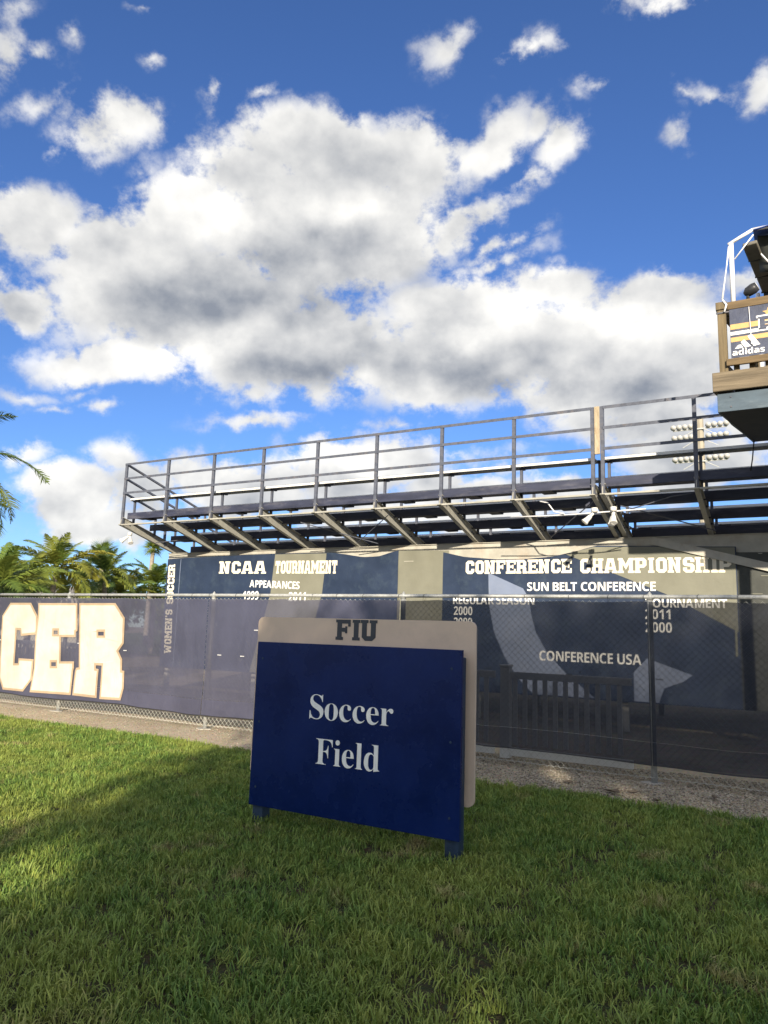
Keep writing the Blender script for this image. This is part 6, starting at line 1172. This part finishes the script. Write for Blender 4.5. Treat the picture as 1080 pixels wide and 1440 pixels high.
# fan palm seen small under the left end of the stand
def fan_palm(label, x, y, h, r, seed):
    rnd = random.Random(seed); t = thing('fan_palm', label, 'palm', (x, y, 0))
    MB().tube([(0, 0, h*i/8) for i in range(9)], [.2-.006*i for i in range(9)], 9).build('trunk', MAT['bark'], t, smooth=True)
    b = MB(); n = 15
    for i in range(n):      # one folded fan leaf
        a0 = R(-80+160*i/n); a1 = R(-80+160*(i+1)/n); am = (a0+a1)/2; L_ = r*(.85+.15*math.cos(am))
        b.add([(.3*r, 0, 0), (.3*r+.35*L_*math.cos(a0), .35*L_*math.sin(a0), 0), (.3*r+L_*math.cos(am), L_*math.sin(am), -.28*r), (.3*r+.35*L_*math.cos(a1), .35*L_*math.sin(a1), -.02)], [(0, 1, 2, 3)])
    b.tube([(0, 0, 0), (.3*r, 0, 0)], .02, 4)
    me = bpy.data.meshes.new('fan_leaf'); me.from_pydata(b.v, [], b.f); me.materials.append(MAT['frond']); me.update()
    for i in range(26):
        o = link('fan_leaf', me, t, (0, 0, h)); v = i/26
        o.rotation_euler = Euler((rnd.uniform(-.3, .3), -R(80-120*v), i*2.4), 'XYZ'); s = rnd.uniform(.85, 1.1); o.scale = (s, s, s)
fan_palm('small fan palm far away, its crown showing under the left end of the grandstand', -43.7, 40.6, 7.3, .80, 1)
fan_palm('round headed fan palm behind the middle coconut palm', -36.9, 30.4, 5.6, .85, 2)

# ------------------------------------------------------------------ broadleaf trees
# openings in the crowns through which the sun reaches these spots (x, y, radius) on the ground
SUN_GAPS = [(-3.90, 2.81, .10), (-3.66, 2.85, .08), (-1.10, 2.70, .05), (-2.31, 7.75, .08), (-1.48, 7.30, .05)]
def leaf_cloud(blobs, n, size, seed, origin=(0, 0)):
    """leaf-sized quads gathered in clumps through the crown's volume"""
    rng = np.random.default_rng(seed); V = []; 
    w = np.array([b[3]**2 for b in blobs]); w = w/w.sum()
    ncl = max(6, n//26)
    cl = []
    for _ in range(ncl):
        b = blobs[rng.choice(len(blobs), p=w)]; d = rng.normal(size=3); d /= np.linalg.norm(d); r = b[3]*(rng.random()**.33)
        cl.append(np.array(b[:3])+d*r*np.array([1, 1, .85]))
    cl = np.array(cl); idx = rng.integers(0, ncl, n)
    c = cl[idx]+rng.normal(size=(n, 3))*size*1.25
    keep = np.ones(n, bool)
    if origin != (0, 0):
        sv = np.array(SUN_DIR)
        for gx, gy, gr in SUN_GAPS:
            dlt = c+np.array([origin[0]-gx, origin[1]-gy, 0]); k = dlt@sv
            keep &= np.linalg.norm(dlt-k[:, None]*sv, axis=1) > gr+size*.25
        keep &= (c[:, 2] > 5.5) | (rng.random(n) < .82)      # the crowns are thinner near their base
    c = c[keep]; n = len(c)
    a = rng.normal(size=(n, 3)); a /= np.linalg.norm(a, axis=1)[:, None]
    t = rng.normal(size=(n, 3)); bb = np.cross(a, t); bb /= np.linalg.norm(bb, axis=1)[:, None]
    s = (size*rng.uniform(.6, 1.25, n))[:, None]
    P = np.stack([c-a*s*.5, c-bb*s*.28, c+a*s*.5+np.array([0, 0, -.12])*s, c+bb*s*.28], 1).reshape(-1, 3)
    me = bpy.data.meshes.new('crown'); me.vertices.add(len(P)); me.vertices.foreach_set('co', P.ravel())
    me.loops.add(4*n); me.loops.foreach_set('vertex_index', np.arange(4*n)); me.polygons.add(n); me.polygons.foreach_set('loop_start', np.arange(0, 4*n, 4))
    me.update(calc_edges=True); me.validate()
    return me
def broad_tree(label, x, y, h, r, n, size, seed, low=.35, group=None, mat='leaf', blobs=None):
    rnd = random.Random(seed); t = thing('broadleaf_tree', label, 'tree', (x, y, 0), 0, group)
    if blobs is None:
        blobs = [(0, 0, h-r*.9, r*.75)]
        for i in range(7):
            a = i*.9+rnd.random(); q = r*.55
            blobs.append((q*math.cos(a), q*math.sin(a), h*low+r*.5+(h-h*low-r)*rnd.random(), r*rnd.uniform(.4, .6)))
    me = leaf_cloud(blobs, n, size, seed, (x, y) if y < 0 else (0, 0)); me.materials.append(MAT[mat]); link('crown', me, t)
    zc = min(b[2]-b[3]*.4 for b in blobs)
    b = MB().tube([(0, 0, 0), (.05, 0, zc*.5), (0, .05, zc), (0, 0, zc+.5)], [.05*h*.6, .04*h*.6, .035*h*.6, .02*h], 8)
    for bl in blobs[1:]: b.tube([(0, 0, zc*.8), (bl[0]*.5, bl[1]*.5, (zc+bl[2])*.5), (bl[0], bl[1], bl[2])], [.028*h*.6, .02*h*.5, .008*h], 6)
    b.build('trunk', MAT['bark2'], t, smooth=True)
    return t
# shade trees standing behind the viewer; their shadow lies over the lawn and the right half of the fence
SG = 'shade trees behind the viewer'
def rel(bs, x, y): return [(a-x, b-y, c, d) for a, b, c, d in bs]
broad_tree('broad shade tree nearest the left edge of the lawn shadow', 6.0, -12, 8.6, 2.8, 9500, .26, 31, group=SG,
           blobs=rel([(5.3, -12, 5.6, 1.9), (4.3, -12, 5.5, 1.35), (5.9, -12, 7.1, 1.5), (6.6, -12.5, 5.4, 1.8), (5.2, -11.6, 4.5, 1.5), (4.95, -12, 7.1, .95), (5.6, -12, 7.9, .8)], 6.0, -12))
broad_tree('tall shade tree with a rounded crown', 8.6, -12.6, 9, 3, 10500, .26, 32, group=SG,
           blobs=rel([(8.0, -12, 6.6, 2.0), (9.4, -12.4, 6.4, 2.1), (8.6, -12.8, 7.3, 1.7), (7.6, -12.2, 4.6, 1.8), (9.2, -12, 4.4, 1.8), (7.0, -12.6, 7.6, 1.25)], 8.6, -12.6))
broad_tree('wide shade tree with a flat crown', 12.2, -12.2, 9, 3, 10500, .26, 33, group=SG,
           blobs=rel([(11.6, -12, 6.5, 2.1), (13.2, -12.2, 6.5, 2.1), (12.4, -12, 7.3, 1.7), (11.2, -12, 4.5, 1.7), (13.2, -12, 4.5, 1.7)], 12.2, -12.2))
broad_tree('shade tree farthest to the right behind the viewer', 16.4, -12.2, 9, 3.2, 7000, .28, 34, group=SG)
# trees beyond the playing field
TG = 'trees beyond the playing field'
rnd = random.Random(5)
for i, (px, py, h, r, lab) in enumerate([(-34, 62, 10.2, 3.6, 'tall dark tree seen through the gaps of the grandstand rows'),
        (-27, 68, 9.2, 4, 'round dark tree right of the tall tree beyond the field'),
        (-52, 40, 4.2, 3.2, 'low dark tree behind the left palms'), (-57, 33, 4.4, 3.4, 'bushy tree behind the far left palm'),
        (-46, 47, 4.2, 3.2, 'low bushy tree behind the palm next to the banner'), (-62, 27, 4.6, 3.6, 'spreading low tree at the far left behind the palms'),
        (-40, 56, 4.5, 3.4, 'low tree hidden mostly by the left end of the stand'), (-52, 52, 4.8, 3.4, 'second low tree hidden by the left end of the stand'),
        (-18, 78, 7, 4, 'dark tree far beyond the middle of the stand'), (-8, 84, 6.5, 4, 'dark tree far beyond the right part of the stand'), (4, 86, 6.5, 4, 'dark tree far beyond the platform')]):
    broad_tree(lab, px, py, h, r, 3600, .42, 50+i, .15, TG)

# ------------------------------------------------------------------ pale low building behind the palms
hb = thing('low_building', 'low pale stucco building glimpsed between the palm trunks', 'building', (-37, 27.2, 0), .95)
MB().box(-4, 4, 0, 6, 0, 2.9).build('wall', MAT['stucco'], hb)
MB().box(-4.3, 4.3, -.3, 6.3, 2.9, 3.05).prism([(-.3, 3.05), (6.3, 3.05), (3, 3.6)], -4.3, 4.3, 'x').build('roof', MAT['roof'], hb)
for x in (-2.8, -.6, 1.6):
    w = MB().box(x, x+1.2, -.03, .02, 1.0, 2.2).build('window', MAT['window'], hb)
    MB().box(x-.06, x, -.05, .02, .94, 2.26).box(x+1.2, x+1.26, -.05, .02, .94, 2.26).box(x-.06, x+1.26, -.05, .02, 2.2, 2.26).box(x-.08, x+1.28, -.08, .02, .94, 1.0).build('frame', MAT['white_vinyl'], w)
# dry leaves lying on the gravel
leafb = []
rnd = random.Random(9)
LEAF_LABELS = ['largest curled dry leaf on the gravel, just left of the fence post footing', 'dry leaf lying right beside the largest curled leaf near the footing', 'dry leaf nearest the lawn edge below the right fence post', 'small dry leaf left of the others, below the picket fence', 'small dry leaf right of the fence post, closest to the windscreen']
for i, (x, y, s) in enumerate([(-1.62, 7.15, .11), (-1.45, 7.22, .08), (-1.2, 6.98, .07), (-2.05, 7.3, .06), (-.8, 7.45, .07)]):
    b = MB(); n = 7; a = rnd.random()*6
    vs = [(s*math.cos(6.283*k/n)*(1 if k % 2 else .6), s*.5*math.sin(6.283*k/n), .012+.02*rnd.random()) for k in range(n)]
    b.add(vs+[(0, 0, .005)], [(k, (k+1) % n, n) for k in range(n)])
    b.tube([(s*.8, 0, .015), (s*1.9, s*.2, .01)], .003, 4)
    o = b.build('dry_leaf', MAT['bark2'], None); o.location = (x, y, .008); o.rotation_euler = (0, 0, a)
    tag(o, LEAF_LABELS[i], 'leaf', 'dry leaves on the gravel')
